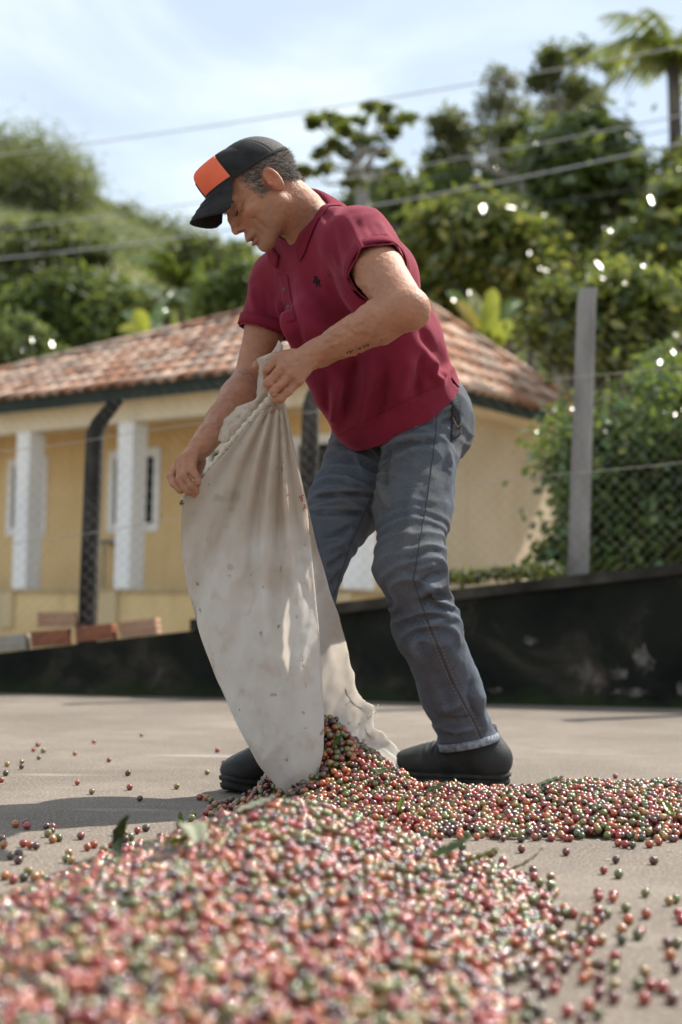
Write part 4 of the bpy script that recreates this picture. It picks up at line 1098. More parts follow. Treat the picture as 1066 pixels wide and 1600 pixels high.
# ---- polo shirt
hemc = J(622, 648, 3.315)
shirt = Field()
shirt.cone(hemc - spine * .10 + FT * .004, pelv + spine * .17 + FT * .012, .140, .130, .05, lat=LT, ratio=1.14)
shirt.cone(pelv + spine * .17 + FT * .012, pelv + spine * .37 + FT * .012, .130, .118, .05, lat=LT, ratio=1.26)
shirt.cone(pelv + spine * .37 + FT * .012, neck0 - spine * .07 + FT * .01, .118, .085, .05, lat=LT, ratio=1.42)
shirt.cone(J(478, 505, 3.10), J(552, 665, 3.24), .050, .045, .06)
shirt.cone(hipN + spine * .16 - LT * .01, hipN - spine * .06 - LT * .006, .100, .112, .06)
shirt.cone(neck0 - spine * .035, shN, .060, .064, .045); shirt.cone(neck0 - spine * .035, shF, .060, .062, .045)
seN, seF = mid(shN, elN, .47), mid(shF, elF, .54)
dN = (elN - shN) / np.linalg.norm(elN - shN); dF = (elF - shF) / np.linalg.norm(elF - shF)
shirt.cone(shN, mid(shN, elN, .72), .066, .0520, .03); shirt.cone(shF, mid(shF, elF, .80), .062, .050, .03)
shirt.ell(mid(shN, neck0, -.02) - spine * .10, np.stack([LT, FT, spine]), (.06, .10, .09), .05)
h_ = .0039
SV, SQ = shirt.mesh(h_); SN = vnormals(SV, SQ)
pr = project(SV)
cr = fbm(np.stack([SV @ LT * 7, SV @ FT * 7, SV @ spine * 3.2], -1), 3, 21)
SV = SV + SN * (cr * .015)[:, None]
SV = SV + SN * ((1 - np.abs(fbm(np.stack([SV @ LT * 13, SV @ FT * 13, SV @ spine * 6], -1) + 4, 2, 31)) * 3) * .0050)[:, None]
SN = vnormals(SV, SQ)
SV = folds(SV, SN, [
    ([(510, 424), (530, 429), (552, 430)], 8, .005),
    ([(436, 470), (446, 505), (456, 540)], 7, .007), ([(452, 470), (462, 510), (470, 560)], 9, -.007),
    ([(556, 560), (545, 610), (532, 660)], 9, -.013), ([(580, 560), (570, 610), (556, 665)], 10, .012), ([(602, 575), (596, 620), (585, 655)], 9, -.008),
    ([(528, 590), (522, 640), (520, 680)], 8, .009), ([(505, 570), (510, 620), (512, 660)], 7, -.006),
    ([(640, 560), (630, 600), (622, 630)], 10, .007), ([(662, 555), (655, 590), (650, 620)], 7, -.007),
    ([(682, 560), (676, 585), (690, 600)], 6, .008), ([(660, 520), (680, 545), (700, 580)], 8, -.007), ([(690, 590), (704, 575), (712, 585)], 5, .006),
    ([(480, 500), (520, 540), (560, 560)], 12, .007), ([(470, 540), (510, 570), (545, 590)], 10, -.006),
    ], 1.9)
SN = vnormals(SV, SQ)
SV = folds(SV, SN, [
    ([(530, 350), (545, 390), (565, 430)], 6, -.004), ([(545, 345), (565, 385), (580, 420)], 7, .006), ([(572, 350), (590, 380), (602, 405)], 5, -.003), ([(592, 350), (610, 378), (618, 395)], 5, .005),
    ([(515, 345), (522, 390), (535, 430)], 8, -.007), ([(500, 335), (505, 380), (510, 420)], 9, .004),
    ([(392, 450), (398, 480), (405, 510)], 6, .005), ([(412, 450), (418, 485), (424, 512)], 5, -.003),
    ([(470, 430), (480, 460), (500, 480)], 10, .006)], 1.2)
# clean openings: hem (side slit), sleeve ends, neck
hn = -spine + LT * .0
def f_hem(V):
    d = (V - hemc) @ hn; p = project(V)
    lowf = np.clip((522 - 0) * 0, 0, 1)
    d = d - .012 * np.clip(((V - hemc) @ FT) / .15, -1, 1)
    slit = .05 - np.abs((V - hemc) @ FT + .075 + ((V - hemc) @ hn) * .55) * 4.0
    sl = np.minimum(slit - .036, d + .036); side = ((V - hemc) @ LT) > .02
    return np.where(side, np.maximum(d, sl), d)
SV, SQ = cut(SV, SQ, f_hem, h_)
fnN = plane_fn(seN, dN); fnF = plane_fn(seF, dF)
SV, SQ = cut(SV, SQ, lambda V: np.where(np.linalg.norm(V - elN, axis=1) < .30, fnN(V) - 3 * np.clip(((V - shN) @ LT < .02) * .3, 0, 1), -1), h_)
SV, SQ = cut(SV, SQ, lambda V: np.where((np.linalg.norm(V - seF, axis=1) < .13) & (((V - seF) @ dF) > -.05) & ((V - mid(shF, elF, .6)) @ FT < .20) & (np.linalg.norm(np.cross(V - shF, dF), axis=1) < .085), fnF(V), -1), h_)
na = hd(0, -.035, -.05) - neck0; na /= np.linalg.norm(na)
ncut = Field(); ncut.cone(neck0 - na * .02, neck0 + na * .12, .062, .08, .01); ncut.cone(neck0 + FT * .02, neck0 + FT * .100 - spine * .052, .055, .012, .015)
SV, SQ = cut(SV, SQ, lambda V: -ncut.eval(V), h_)
# keep the largest connected sheet
def largest(V, Q):
    par = np.arange(len(V))
    for _ in range(400):
        m_ = par[Q].min(1); new = par.copy()
        for k in range(4): np.minimum.at(new, Q[:, k], m_)
        new = new[new]
        if (new == par).all(): break
        par = new
    u, c = np.unique(par[Q[:, 0]], return_counts=True); keep = par[Q[:, 0]] == u[c.argmax()]; Q = Q[keep]
    used = np.unique(Q); mp = np.full(len(V), -1); mp[used] = np.arange(len(used)); return V[used], mp[Q]
SV, SQ = largest(SV, SQ); SV = smooth_mesh(SV, SQ, 1, .35)
def m_pique():
    t = NT('maroon_pique'); v = t.coord('Object'); a = t.noise(v, 6, 5, .6); vo = t.n('TexVoronoi', Scale=520.0); t.l(v, vo.inputs['Vector']); n2 = t.noise(v, 300, 3, .6)
    c = t.ramp(a, [(.3, (.165, .011, .028)), (.55, (.21, .014, .036)), (.75, (.25, .02, .046))])
    c = t.mix(t.ramp(n2, [(.4, (0, 0, 0)), (.8, (.4, .4, .4))]), c, (.11, .008, .02))
    t.set(c, .88, .25); t.b.inputs['Sheen Weight'].default_value = .35; t.b.inputs['Sheen Roughness'].default_value = .4; t.b.inputs['Sheen Tint'].default_value = (.9, .3, .4, 1)
    t.bump(vo.outputs['Distance'], .5, .0012); return t.m
M_PIQ = m_pique()
shirt_o = solid(link_obj('polo_shirt', np_mesh('polo_shirt', SV, quads=SQ, smooth=True), M_PIQ, man), .0022)
sbv = bvh_of(SV, SQ)
# ribbed sleeve cuffs
def m_rib():
    t = NT('maroon_rib'); v = t.coord('Object'); w = t.n('TexWave', Scale=90.0); t.l(v, w.inputs['Vector']); t.set((.185, .013, .032), .9, .2); t.bump(w.outputs['Fac'], .4, .0015); return t.m
M_RIB = m_rib()
def edge_ring(c, d, r, width, name, out=.0022):
    """band following the actual sleeve cross-section"""
    d = A3(d); a = np.cross(d, A3((.3, .2, 1))); a /= np.linalg.norm(a); b = np.cross(d, a); V = []; n_ = 48
    for k in range(n_):
        t_ = 2 * math.pi * k / n_; e = a * math.cos(t_) + b * math.sin(t_)
        for q in (0, 1, 2):
            o_ = c - d * (width * (1 - q / 2)); rr = r
            h0 = sbv.ray_cast(Vector(o_ + e * (r + .045)), Vector(-e), .1)
            p = (np.array(h0[0]) + e * out) if h0[0] is not None else (o_ + e * r)
            if q == 2: p = np.array(V[-1]) + d * width * .5
            V.append(p)
    Vr = np.array(V).reshape(n_, 3, 3)
    for _ in range(10): Vr = .25 * np.roll(Vr, 1, 0) + .5 * Vr + .25 * np.roll(Vr, -1, 0)
    cc_ = Vr.mean(0, keepdims=True); Vr = cc_ + (Vr - cc_) * 1.045; V = list(Vr.reshape(-1, 3))
    F_ = []
    for k in range(n_):
        k2 = (k + 1) % n_
        for q in (0, 1): F_.append((k * 3 + q, k2 * 3 + q, k2 * 3 + q + 1, k * 3 + q + 1))
    return solid(MB().add(V, F_).build(name, M_RIB, shirt_o, True), .002, 1)
edge_ring(seN - dN * .004, dN, .058, .024, 'cuff'); edge_ring(seF - dF * .004, dF, .052, .024, 'cuff')
# hem stitch
hp_pts = []
for k in range(60):
    t_ = k / 59; q = hit(sbv, 528 + (684 - 528) * t_, 690 + (612 - 690) * t_ - 11 * math.sin(math.pi * t_) * .2 - 9, .0004)
    if q is not None: hp_pts.append(q)
MB().tube(hp_pts, .0012, 5).build('hem_stitch', M_RIB, shirt_o, True)
# collar
lat_n = LT - na * (LT @ na); lat_n /= np.linalg.norm(lat_n); fr_n = np.cross(na, lat_n)
if fr_n @ FT < 0: fr_n = -fr_n
V = []; nth = 60; rows = 10
bbv = bvh_of(BVt, BQd)
def surf_h(q):
    """height along the neck axis of whatever lies under q (shirt first)"""
    best = None
    for bv_ in (sbv,):
        h0 = bv_.ray_cast(Vector(q + na * .16), Vector(-na), .5)
        if h0[0] is not None: best = (np.array(h0[0]) - neck0) @ na
    return best
ctr = neck0 + fr_n * .008
for i in range(nth + 1):
    th = (-1 + 2 * i / nth) * 2.80                                # 0 = nape, ends at the open front
    s_ = ((1 - math.cos(th)) / 2) ** 1.2
    e = -fr_n * math.cos(th) + lat_n * math.sin(th)
    rt = .064 + .010 * s_ + .012 * s_ ** 4; rl = .094 + .030 * s_ ** 3
    ht = .050 - .085 * s_; P_in = ctr + e * (rt - .005) + na * (ht - .040)
    col_ = [P_in, ctr + e * (rt - .003) + na * (ht - .012), ctr + e * (rt - .001) + na * ht, ctr + e * (rt + .003) + na * (ht + .001)]
    base_q = ctr + e * rl; hs = surf_h(base_q); hl = (hs if hs is not None else -.06) + .006
    hl = max(min(hl, ht - .03), ht - .085)
    for f_ in (.2, .4, .6, .8, .93, 1.0):
        r_ = rt + .003 + (rl - rt - .003) * f_ ** .75; hgt = ht + .001 + (hl - ht) * f_ ** 1.25; q = ctr + e * r_
        hs = surf_h(q); hgt = max(hgt, (hs + .005) if hs is not None else -9)
        col_.append(q + na * hgt)
    V += col_
F_ = [(i * rows + j, (i + 1) * rows + j, (i + 1) * rows + j + 1, i * rows + j + 1) for i in range(nth) for j in range(rows - 1)]
solid(MB().add(V, F_).build('collar', M_RIB, shirt_o, True), .0026, 0)
# placket and buttons
solid(patch(sbv, [(437, 432), (450, 430), (462, 500), (449, 504)], 6, 20, .0022).build('placket', M_PIQ, shirt_o, True), .0015, 1)
t = NT('button'); t.set((.10, .015, .025), .3, .5); M_BUT = t.m
for px, py in ((447, 452), (452, 482)):
    q = hit(sbv, px, py, .0045)
    if q is not None:
        m = MB(); m.tube([q + Vector((.0, .001, 0)), q + Vector((-.0006, -.0012, 0))], [.0048, .0046], 14); m.build('button', M_BUT, shirt_o)
# dark embroidered rider emblem on the chest
t = NT('black_thread'); t.set((.010, .010, .014), .8, .2); M_THR = t.m
emb = [[(-3, -8), (1, -9), (3, -7), (2, -5), (5, -4), (8, -1), (6, 0), (5, 3), (7, 8), (5, 9), (3, 4), (0, 4), (-1, 9), (-3, 9), (-2, 3), (-5, 1), (-7, 3), (-8, 1), (-5, -2), (-3, -3)]]
for poly in emb:
    cen = np.mean(poly, 0); Vp = [hit(sbv, 495 + .78 * x_ + .18 * y_, 440 + y_ * 1.0, .0016) for x_, y_ in poly]; c0 = hit(sbv, 495, 438, .0018)
    Vp = [q if q is not None else c0 for q in Vp]; k = len(Vp)
    solid(MB().add([c0] + Vp, [(0, 1 + j, 1 + (j + 1) % k) for j in range(k)]).build('emblem', M_THR, shirt_o), .001, 1)

# ---- jeans
jeans = Field()
jeans.ell(pelv + A3((-.004, 0, -.01)) - FT * .012, np.stack([LT, FT, spine]), (.158, .118, .13), .03)
jeans.cone(hipN + A3((0, 0, .02)), hipF + A3((0, 0, .02)), .082, .078, .04)
jeans.ell(J(688, 668, 3.34), np.stack([LT, FT, spine]), (.075, .07, .085), .05)
jeans.chain([hipN + A3((.012, 0, 0)), J(646, 790, 3.19), knN + A3((0, 0, .02)), J(668, 980, 3.19), J(704, 1075, 3.31), J(735, 1168, 3.40), J(748, 1205, 3.42)], [.097, .084, .0715, .0705, .066, .0640, .064], .035)
jeans.chain([hipF, J(540, 790, 3.30), knF + A3((0, 0, .02)), J(474, 1010, 3.19), anF + A3((0, 0, .04)), anF - A3((0, 0, .04))], [.094, .080, .066, .066, .063, .063], .03)
hj = .0040
JV, JQ = jeans.mesh(hj); JN = vnormals(JV, JQ); pr = project(JV)
# cross creases strongest behind the knee, at the groin and above the hems
def crease(V, c, ax, r, freq, amp, seed):
    ax = A3(ax) / np.linalg.norm(ax); d = V - A3(c); u = d @ ax; w = np.exp(-(np.linalg.norm(d, axis=1) / r) ** 2)
    wob = fbm(V * 9, 2, seed) * .06; s = np.sin((u + wob) * freq); return amp * w * (np.abs(s) * -1.4 + .7) * (1 + .6 * fbm(V * 6, 2, seed + 3))
d = crease(JV, knN + A3((.04, 0, -.01)), knN - hipN + A3((.06, 0, 0)), .13, 95, .009, 40)
d += crease(JV, hipN + A3((-.05, 0, -.03)), (-.5, 0, -1), .14, 80, .0075, 41)
d += crease(JV, anN + A3((-.02, 0, .05)), (.25, 0, -1), .10, 85, .007, 42)
d += crease(JV, mid(hipF, knF, .5), knF - hipF, .17, 85, .006, 43) + crease(JV, anF, (0, 0, 1), .1, 90, .007, 44)
d += fbm(np.stack([JV[:, 0] * 14, JV[:, 1] * 14, JV[:, 2] * 6], -1), 3, 45) * .008
JV = JV + JN * d[:, None]; JN = vnormals(JV, JQ)
JV = folds(JV, JN, [
    ([(492, 770), (540, 766), (585, 768)], 3.5, .005), ([(492, 776), (540, 772), (583, 775)], 3.5, -.006), ([(488, 796), (530, 794), (568, 796)], 3.5, .005), ([(490, 803), (530, 801), (565, 803)], 4, -.006),
    ([(505, 838), (530, 832), (552, 822)], 5, -.007), ([(508, 858), (530, 850), (545, 840)], 5, .006), ([(512, 885), (528, 876), (538, 866)], 5, -.006), ([(516, 915), (526, 905), (532, 895)], 5, -.006),
    ([(598, 728), (594, 755), (604, 790)], 6, .010), ([(606, 700), (600, 730), (600, 760)], 6, -.010), ([(612, 690), (640, 682), (676, 680)], 5, .006), ([(610, 702), (640, 692), (676, 690)], 5, -.006), ([(615, 718), (640, 705), (650, 700)], 5, .005),
    ([(690, 660), (706, 655), (718, 650)], 5, -.006), ([(686, 640), (702, 636), (712, 634)], 4, .006), ([(700, 700), (704, 730), (700, 760)], 5, .007), ([(640, 640), (670, 632), (690, 628)], 5, -.004),
    ([(692, 895), (672, 900), (655, 912)], 6, -.008), ([(690, 915), (668, 918), (650, 930)], 6, .008), ([(696, 930), (675, 935), (655, 945)], 6, -.008), ([(680, 880), (665, 884), (650, 890)], 5, .006), ([(708, 965), (690, 968), (670, 975)], 6, .005),
    ([(648, 760), (640, 820), (628, 880)], 9, .004), ([(640, 1000), (670, 1060), (700, 1120)], 10, .006), ([(740, 1060), (735, 1090), (745, 1120)], 7, -.007), ([(755, 1080), (750, 1110), (758, 1135)], 6, .007), ([(690, 1120), (715, 1125), (735, 1120)], 5, -.005), ([(688, 1135), (712, 1142), (740, 1136)], 5, .006), ([(692, 1105), (705, 1105), (720, 1098)], 6, .005)], 1.3)
JV, JQ = cut(JV, JQ, plane_fn(pelv + spine * .095, spine), hj)
axN = A3((.22, .02, -1)); axN /= np.linalg.norm(axN); axF = A3((0, 0, -1)); axF /= np.linalg.norm(axF)
hcN = J(736, 1163, 3.405); hcF = anF + A3((0, 0, -.0))
JV, JQ = cut(JV, JQ, lambda V: np.where(np.linalg.norm(V - hcN, axis=1) < .15, (V - hcN) @ axN, np.where(np.linalg.norm(V - hcF, axis=1) < .14, (V - hcF) @ axF, -1)), hj)
JV, JQ = largest(JV, JQ); JV = smooth_mesh(JV, JQ, 1, .3); JN = vnormals(JV, JQ); pr = project(JV)
# denim colour: worn pale on thigh and shin fronts, brown dust on the seat and thighs, paler crease crests
lap = JV - smooth_mesh(JV, JQ, 6, .6); crest = np.clip((lap * JN).sum(1) / .0016, -1, 1)
fad = .5 + .5 * fbm(JV * 5, 3, 60); fad = np.clip(fad * .75 + .05 + .45 * crest + .16 * fbm(JV * 60, 2, 61), 0, 1)[:, None]
jc = np.array([.024, .031, .046]) * (1 - fad) + np.array([.135, .158, .195]) * fad
dust = np.clip(1.1 - np.abs(pr[:, 1] - 760) / 190, 0, 1) * np.clip(.55 + fbm(JV * 7, 3, 62) * 1.3, 0, 1) * .95
dust = dust[:, None]; jc = jc * (1 - dust) + np.array([.105, .092, .074]) * dust
def m_denim():
    t = NT('denim'); c = t.attr(); v = t.coord('Object', (1, 1, .55), (0, .5, 0)); n2 = t.noise(v, 330, 3, .7); w = t.n('TexWave', Scale=260.0, Distortion=3.0); w.inputs['Detail'].default_value = 2; t.l(v, w.inputs['Vector'])
    c = t.mix(t.ramp(n2, [(.36, (0, 0, 0)), (.7, (.55, .55, .55))]), c, (.15, .17, .20)); t.set(c, .9, .2)
    t.bump(t.math('ADD', w.outputs['Fac'], n2), .4, .0012); return t.m
M_DEN = m_denim()
jeans_o = solid(link_obj('jeans', np_mesh('jeans', JV, quads=JQ, col=jc, smooth=True), M_DEN, man), .0028)
jbv = bvh_of(JV, JQ)
t = NT('seam_dark_denim'); t.set((.060, .066, .080), .9, .2); M_SEAM = t.m
t = NT('tan_thread'); t.set((.30, .20, .11), .8, .2); M_THD = t.m
seam = [(684, 622), (681, 680), (668, 780), (646, 905), (668, 970), (706, 1062), (742, 1130), (756, 1160)]
MB().tube(stroke_pts(jbv, seam, 4, .0002), .0014, 6).build('side_seam', M_SEAM, jeans_o, True)
for dx in (-4.5, 4.5):
    m = MB(); p_ = stroke_pts(jbv, [(x_ + dx, y_) for x_, y_ in seam[4:]], 3, .0006)
    for i in range(0, len(p_) - 1, 2): m.tube([p_[i], p_[i].lerp(p_[i + 1], .9)], .0009, 4)
    tag(m.build('stitching', M_THD, jeans_o), kind='stuff')
MB().tube(stroke_pts(jbv, [(588, 760), (570, 800), (548, 850), (530, 905), (522, 932)], 4, .0002), .0014, 6).build('inseam', M_SEAM, jeans_o, True)
solid(patch(jbv, [(706, 626), (719, 622), (720, 678), (704, 690)], 6, 12, .003).build('back_pocket', M_DEN, jeans_o, True), .002, 1)
mb = MB().tube(stroke_pts(jbv, [(705, 650), (712, 668), (719, 660)], 2, .0052), .001, 4); mb.build('pocket_stitching', M_THD, jeans_o)
MB().tube(stroke_pts(jbv, [(612, 652), (640, 672), (676, 660)], 3, .0008), .0016, 5).build('pocket_edge', M_SEAM, jeans_o, True)
# turned hems
def ring_on(bv, c, ax, r, name, mat, parent, width=.018, out=.002):
    ax = A3(ax); a = np.cross(ax, A3((0, 1, .1))); a /= np.linalg.norm(a); b = np.cross(ax, a); V = []; n_ = 56
    for k in range(n_):
        t_ = 2 * math.pi * k / n_; e = a * math.cos(t_) + b * math.sin(t_)
        for q in (width, width * .5, .002):
            h0 = bv.ray_cast(Vector(c - ax * q + e * (r + .05)), Vector(-e), .12)
            V.append((np.array(h0[0]) + e * out) if h0[0] is not None else c - ax * q + e * r)
        V[-1] = np.array(V[-2]) + ax * (width * .5)
    F_ = []
    for k in range(n_):
        k2 = (k + 1) % n_
        for q in (0, 1): F_.append((k * 3 + q, k2 * 3 + q, k2 * 3 + q + 1, k * 3 + q + 1))
    return solid(MB().add(V, F_).build(name, mat, parent, True), .003, -1)
t = NT('worn_hem'); v = t.coord('Object'); t.set(t.ramp(t.noise(v, 90, 4, .6), [(.35, (.10, .12, .16)), (.6, (.30, .33, .37))]), .9, .2); M_HEM = t.m
ring_on(jbv, hcN, axN, .064, 'trouser_hem', M_HEM, jeans_o); ring_on(jbv, hcF, axF, .062, 'trouser_hem', M_HEM, jeans_o)

# ---- shoes
def m_shoe():
    t = NT('black_rubberised_leather'); v = t.coord('Object'); a = t.noise(v, 18, 6, .6); b = t.noise(v, 160, 4, .6)
    c = t.ramp(a, [(.35, (.016, .017, .018)), (.6, (.032, .033, .033)), (.78, (.085, .078, .068))]); t.set(c, t.ramp(a, [(.3, (.5, .5, .5)), (.7, (.75, .75, .75))]), .4); t.bump(b, .3, .002); return t.m
M_SHOE = m_shoe(); M_SOLE = mottled('black_sole_rubber', [(.012, .012, .012), (.03, .029, .027), (.07, .064, .055)], 20, .8, .3, 90, .002)
def shoe(heel, toe, label, shaft_top):
    heel = A3(heel) * A3((1, 1, 0)); toe = A3(toe) * A3((1, 1, 0)); d = toe - heel; Ln = np.linalg.norm(d); d /= Ln; s_ = A3((-d[1], d[0], 0)); Z = A3((0, 0, 1))
    R = np.stack([d, s_, Z]); f = Field()
    f.ell(heel + d * .045 + Z * .062, R, (.05, .040, .046), .03); f.ell(heel + d * Ln * .5 + Z * .052, R, (.10, .043, .044), .03)
    f.ell(toe - d * .062 + Z * .050, R, (.064, .047, .034), .03)
    f.cone(heel + d * .060 + Z * .07, heel + d * .094 + Z * shaft_top, .047, .056, .03); f.cone(heel + d * .095 + Z * .085, toe - d * .10 + Z * .058, .042, .032, .03)
    V, Q = f.mesh(.0034); N_ = vnormals(V, Q)
    u = (V - heel) @ d; V = V + N_ * (np.exp(-((u - Ln * .62) / .03) ** 2) * np.sin(u * 420) * .0012 * (V[:, 2] > .05) + fbm(V * 30, 2, 70) * .0016)[:, None]
    V, Q = cut(V, Q, lambda P: .024 - P[:, 2], .0034); V, Q = cut(V, Q, lambda P: P[:, 2] - (shaft_top - .006), .0034)
    o = empty('shoe', heel); o.parent = man; o.matrix_parent_inverse = Matrix.Translation(-Vector(world_loc(man))); o['label'] = label
    up = solid(link_obj('upper', np_mesh('upper', V, quads=Q, smooth=True), M_SHOE, o), .003)
    # sole: outline with welt, groove and heel block
    def outline(t_, grow):
        prof = [(0, 0), (.012, .030), (.05, .040), (.35, .036), (.55, .041), (.75, .047), (.92, .034), (1, 0)]
        return np.interp(t_, [p[0] for p in prof], [p[1] for p in prof]) + grow
    n_ = 60; ringsz = [(.0, -.003), (.004, .0), (.012, .001), (.014, -.002), (.018, -.002), (.020, .002), (.027, .003), (.030, -.002)]; V = []
    for z_, g_ in ringsz:
        for k in range(n_):
            a = 2 * math.pi * k / n_; t_ = .5 - .5 * math.cos(a); w = outline(t_, 0) ; w = math.sqrt(max(0, 1 - (2 * t_ - 1) ** 6)) * .042 * (1.0 if t_ > .5 else .93) + (.004 if .6 < t_ < .9 else 0)
            sg = 1 if a < math.pi else -1; arch = .010 * math.exp(-((t_ - .40) / .09) ** 2) if z_ < .012 else 0; toe_up = .012 * max(0, (t_ - .8) / .2) ** 2; heel_up = .006 * max(0, (.1 - t_) / .1) ** 2
            V.append(heel + d * (t_ * (Ln + 2 * g_) - g_) + s_ * sg * (w + g_) + Z * (z_ + arch + toe_up + heel_up))
    F_ = [(r * n_ + k, r * n_ + (k + 1) % n_, (r + 1) * n_ + (k + 1) % n_, (r + 1) * n_ + k) for r in range(len(ringsz) - 1) for k in range(n_)]
    F_ += [tuple(reversed(range(n_))), tuple((len(ringsz) - 1) * n_ + k for k in range(n_))]
    MB().add(V, F_).build('sole', M_SOLE, o, True)
    # pull seam line over the instep
    sb = bvh_of(*[np.asarray(a_) for a_ in (np.array([tuple(v.co) for v in up.data.vertices]), np.array([tuple(p.vertices) for p in up.data.polygons]))])
    pts = []
    for k in range(19):
        a = math.pi * (k / 18 - .5) * .96; e = s_ * math.sin(a) + Z * math.cos(a); h0 = sb.ray_cast(Vector(heel + d * (.135 - .03 * abs(math.sin(a))) + Z * .05 + e * .15), Vector(-e), .2)
        if h0[0] is not None: pts.append(h0[0] + Vector(e) * .0006)
    if len(pts) > 3: MB().tube(pts, .0016, 5).build('instep_seam', M_SOLE, o, True)
    return o
shoe(hN, tN, 'black slip-on work shoe planted behind the spilled cherries', .150)
shoe(hF_, tF, 'black work shoe half hidden behind the sack', .145)

# ---- cap
def rim_z(th): return .046 + .016 * math.cos(th)
def crown_pt(th, t_, grow=0.0):
    fr = max(0, math.cos(th)); ex = .78 - .46 * fr ** 1.1
    rx, ry = .083 + grow, (.104 + .014 * fr if math.cos(th) > 0 else .106) + grow
    r = max(0.0, math.cos(t_ * math.pi / 2)) ** ex; top = .124 + .012 * fr * math.sin(t_ * math.pi) + grow
    z = rim_z(th) + (top - rim_z(th)) * math.sin(t_ * math.pi / 2) ** (1.12 - .42 * fr)
    y_ = -.008 + .020 * t_ * t_ + math.cos(th) * ry * r; return hd(math.sin(th) * rx * r, y_, z)
def crown_piece(name, th0, th1, t0, t1, mat, parent, grow=0.0, nu=24, nv=16, thick=.002):
    V = [crown_pt(th0 + (th1 - th0) * i / nu, t0 + (t1 - t0) * j / nv, grow) for i in range(nu + 1) for j in range(nv + 1)]
    F_ = [(i * (nv + 1) + j, (i + 1) * (nv + 1) + j, (i + 1) * (nv + 1) + j + 1, i * (nv + 1) + j + 1) for i in range(nu) for j in range(nv)]
    return solid(MB().add(V, F_).build(name, mat, parent, True), thick, 1)
M_BLK = mottled('black_cotton', [(.010, .010, .011), (.02, .02, .021), (.032, .031, .031)], 30, .9, .5, 500, .001)
M_ORG = mottled('orange_foam', [(.72, .13, .065), (.82, .17, .09)], 14, .85, .3, 300, .001)
def m_mesh():
    t = NT('grey_mesh_cloth'); v = t.coord('Object'); vo = t.n('TexVoronoi', Scale=420.0); t.l(v, vo.inputs['Vector'])
    t.set(t.ramp(vo.outputs['Distance'], [(.2, (.012, .012, .012)), (.5, (.10, .095, .09))]), .8, .3); t.bump(vo.outputs['Distance'], .6, .001); return t.m
cap = empty('cap', tuple(hd(0, 0, .05))); cap.parent = man; cap.matrix_parent_inverse = Matrix.Translation(-Vector(world_loc(man))); cap['label'] = 'black trucker cap with orange front panel'
D_ = math.radians
fp = crown_piece('front_panel', D_(-56), D_(56), 0, .80, M_ORG, cap)
crown_piece('side_panel', D_(56), D_(118), 0, 1, M_BLK, cap); crown_piece('side_panel', D_(-118), D_(-56), 0, 1, M_BLK, cap)
crown_piece('top_panel', D_(-56), D_(56), .80, 1, M_BLK, cap)
crown_piece('mesh_back', D_(118), D_(242), 0, 1, m_mesh(), cap)
crown_piece('sweatband', D_(-180), D_(180), -.02, .05, M_BLK, cap, .0012, 64, 3)
crown_piece('emblem', D_(-30), D_(1), .06, .36, mottled('navy_print', [(.03, .035, .06), (.08, .08, .10)], 60, .8, .1), fp, .0022, 12, 8, .0008)
V = []; nu, nv = 28, 12
for i in range(nu + 1):
    u = -1 + 2 * i / nu; th = u * D_(58)
    b = crown_pt(th, 0.02, .001)
    for j in range(nv + 1):
        v_ = j / nv; ext = .066 * (1 - .22 * u * u) * v_ * math.sqrt(max(0, 1 - abs(u) ** 12))
        q = b + HF * ext + HL * (ext * .12 * u) - HU * (ext * .16 + .050 * u * u * v_ * math.sqrt(max(0, 1 - abs(u) ** 16)) + .10 * ext * v_)
        V.append(q)
F_ = [(i * (nv + 1) + j, (i + 1) * (nv + 1) + j, (i + 1) * (nv + 1) + j + 1, i * (nv + 1) + j + 1) for i in range(nu) for j in range(nv)]
vis_o = solid(MB().add(V, F_).build('visor', M_BLK, cap, True), .003, 0)
m = MB()
for off in (.35, .62, .90):
    k = max(1, int(off * nv)); m.tube([tuple(V[i * (nv + 1) + k] + HU * .0022) for i in range(2, nu - 1)], .0006, 4)
tag(m.build('visor_stitching', M_BLK, vis_o), kind='stuff')
MB().tube([tuple(crown_pt(0, 1.0) + HU * a) for a in (-.002, .001, .003)], [.006, .007, .003], 10).build('top_button', M_BLK, cap, True)
# ------------------------------------------------------------------ the sack
def poly_at(pts, n):
    """resample a polyline of (px,py,Y) by length, smoothed"""
    P = np.array(pts, float); s = np.concatenate([[0], np.cumsum(np.linalg.norm(np.diff(P[:, :2], axis=0), axis=1))]); t = np.linspace(0, s[-1], n)
    out = np.stack([np.interp(t, s, P[:, k]) for k in range(P.shape[1])], -1)
    for _ in range(max(2, n // 40)):
        out[1:-1] = .25 * out[:-2] + .5 * out[1:-1] + .25 * out[2:]
    return out
NV, NU = 170, 76
left = poly_at([(288, 783, 3.055), (284, 815, 3.05), (285, 860, 3.04), (293, 915, 3.03), (311, 985, 3.02), (339, 1062, 3.00), (371, 1132, 2.98), (405, 1195, 2.96), (440, 1240, 2.95), (470, 1259, 2.94)], NV)
rightf = poly_at([(438, 606, 2.888), (447, 640, 2.90), (456, 690, 2.915), (470, 748, 2.93), (481, 800, 2.94), (484, 850, 2.945), (491, 920, 2.945), (497, 985, 2.94), (501, 1050, 2.935), (505, 1120, 2.93), (504, 1175, 2.925), (493, 1222, 2.925), (480, 1258, 2.93)], NV)
rightb = poly_at([(438, 606, 2.890), (448, 640, 2.91), (458, 690, 2.93), (471, 748, 2.96), (483, 800, 2.99), (494, 850, 3.02), (511, 905, 3.06), (531, 970, 3.11), (548, 1040, 3.17), (560, 1080, 3.22), (588, 1104, 3.30), (584, 1130, 3.32), (602, 1152, 3.40), (655, 1190, 3.52)], NV)
PX0, PY0 = 436.0, 598.0
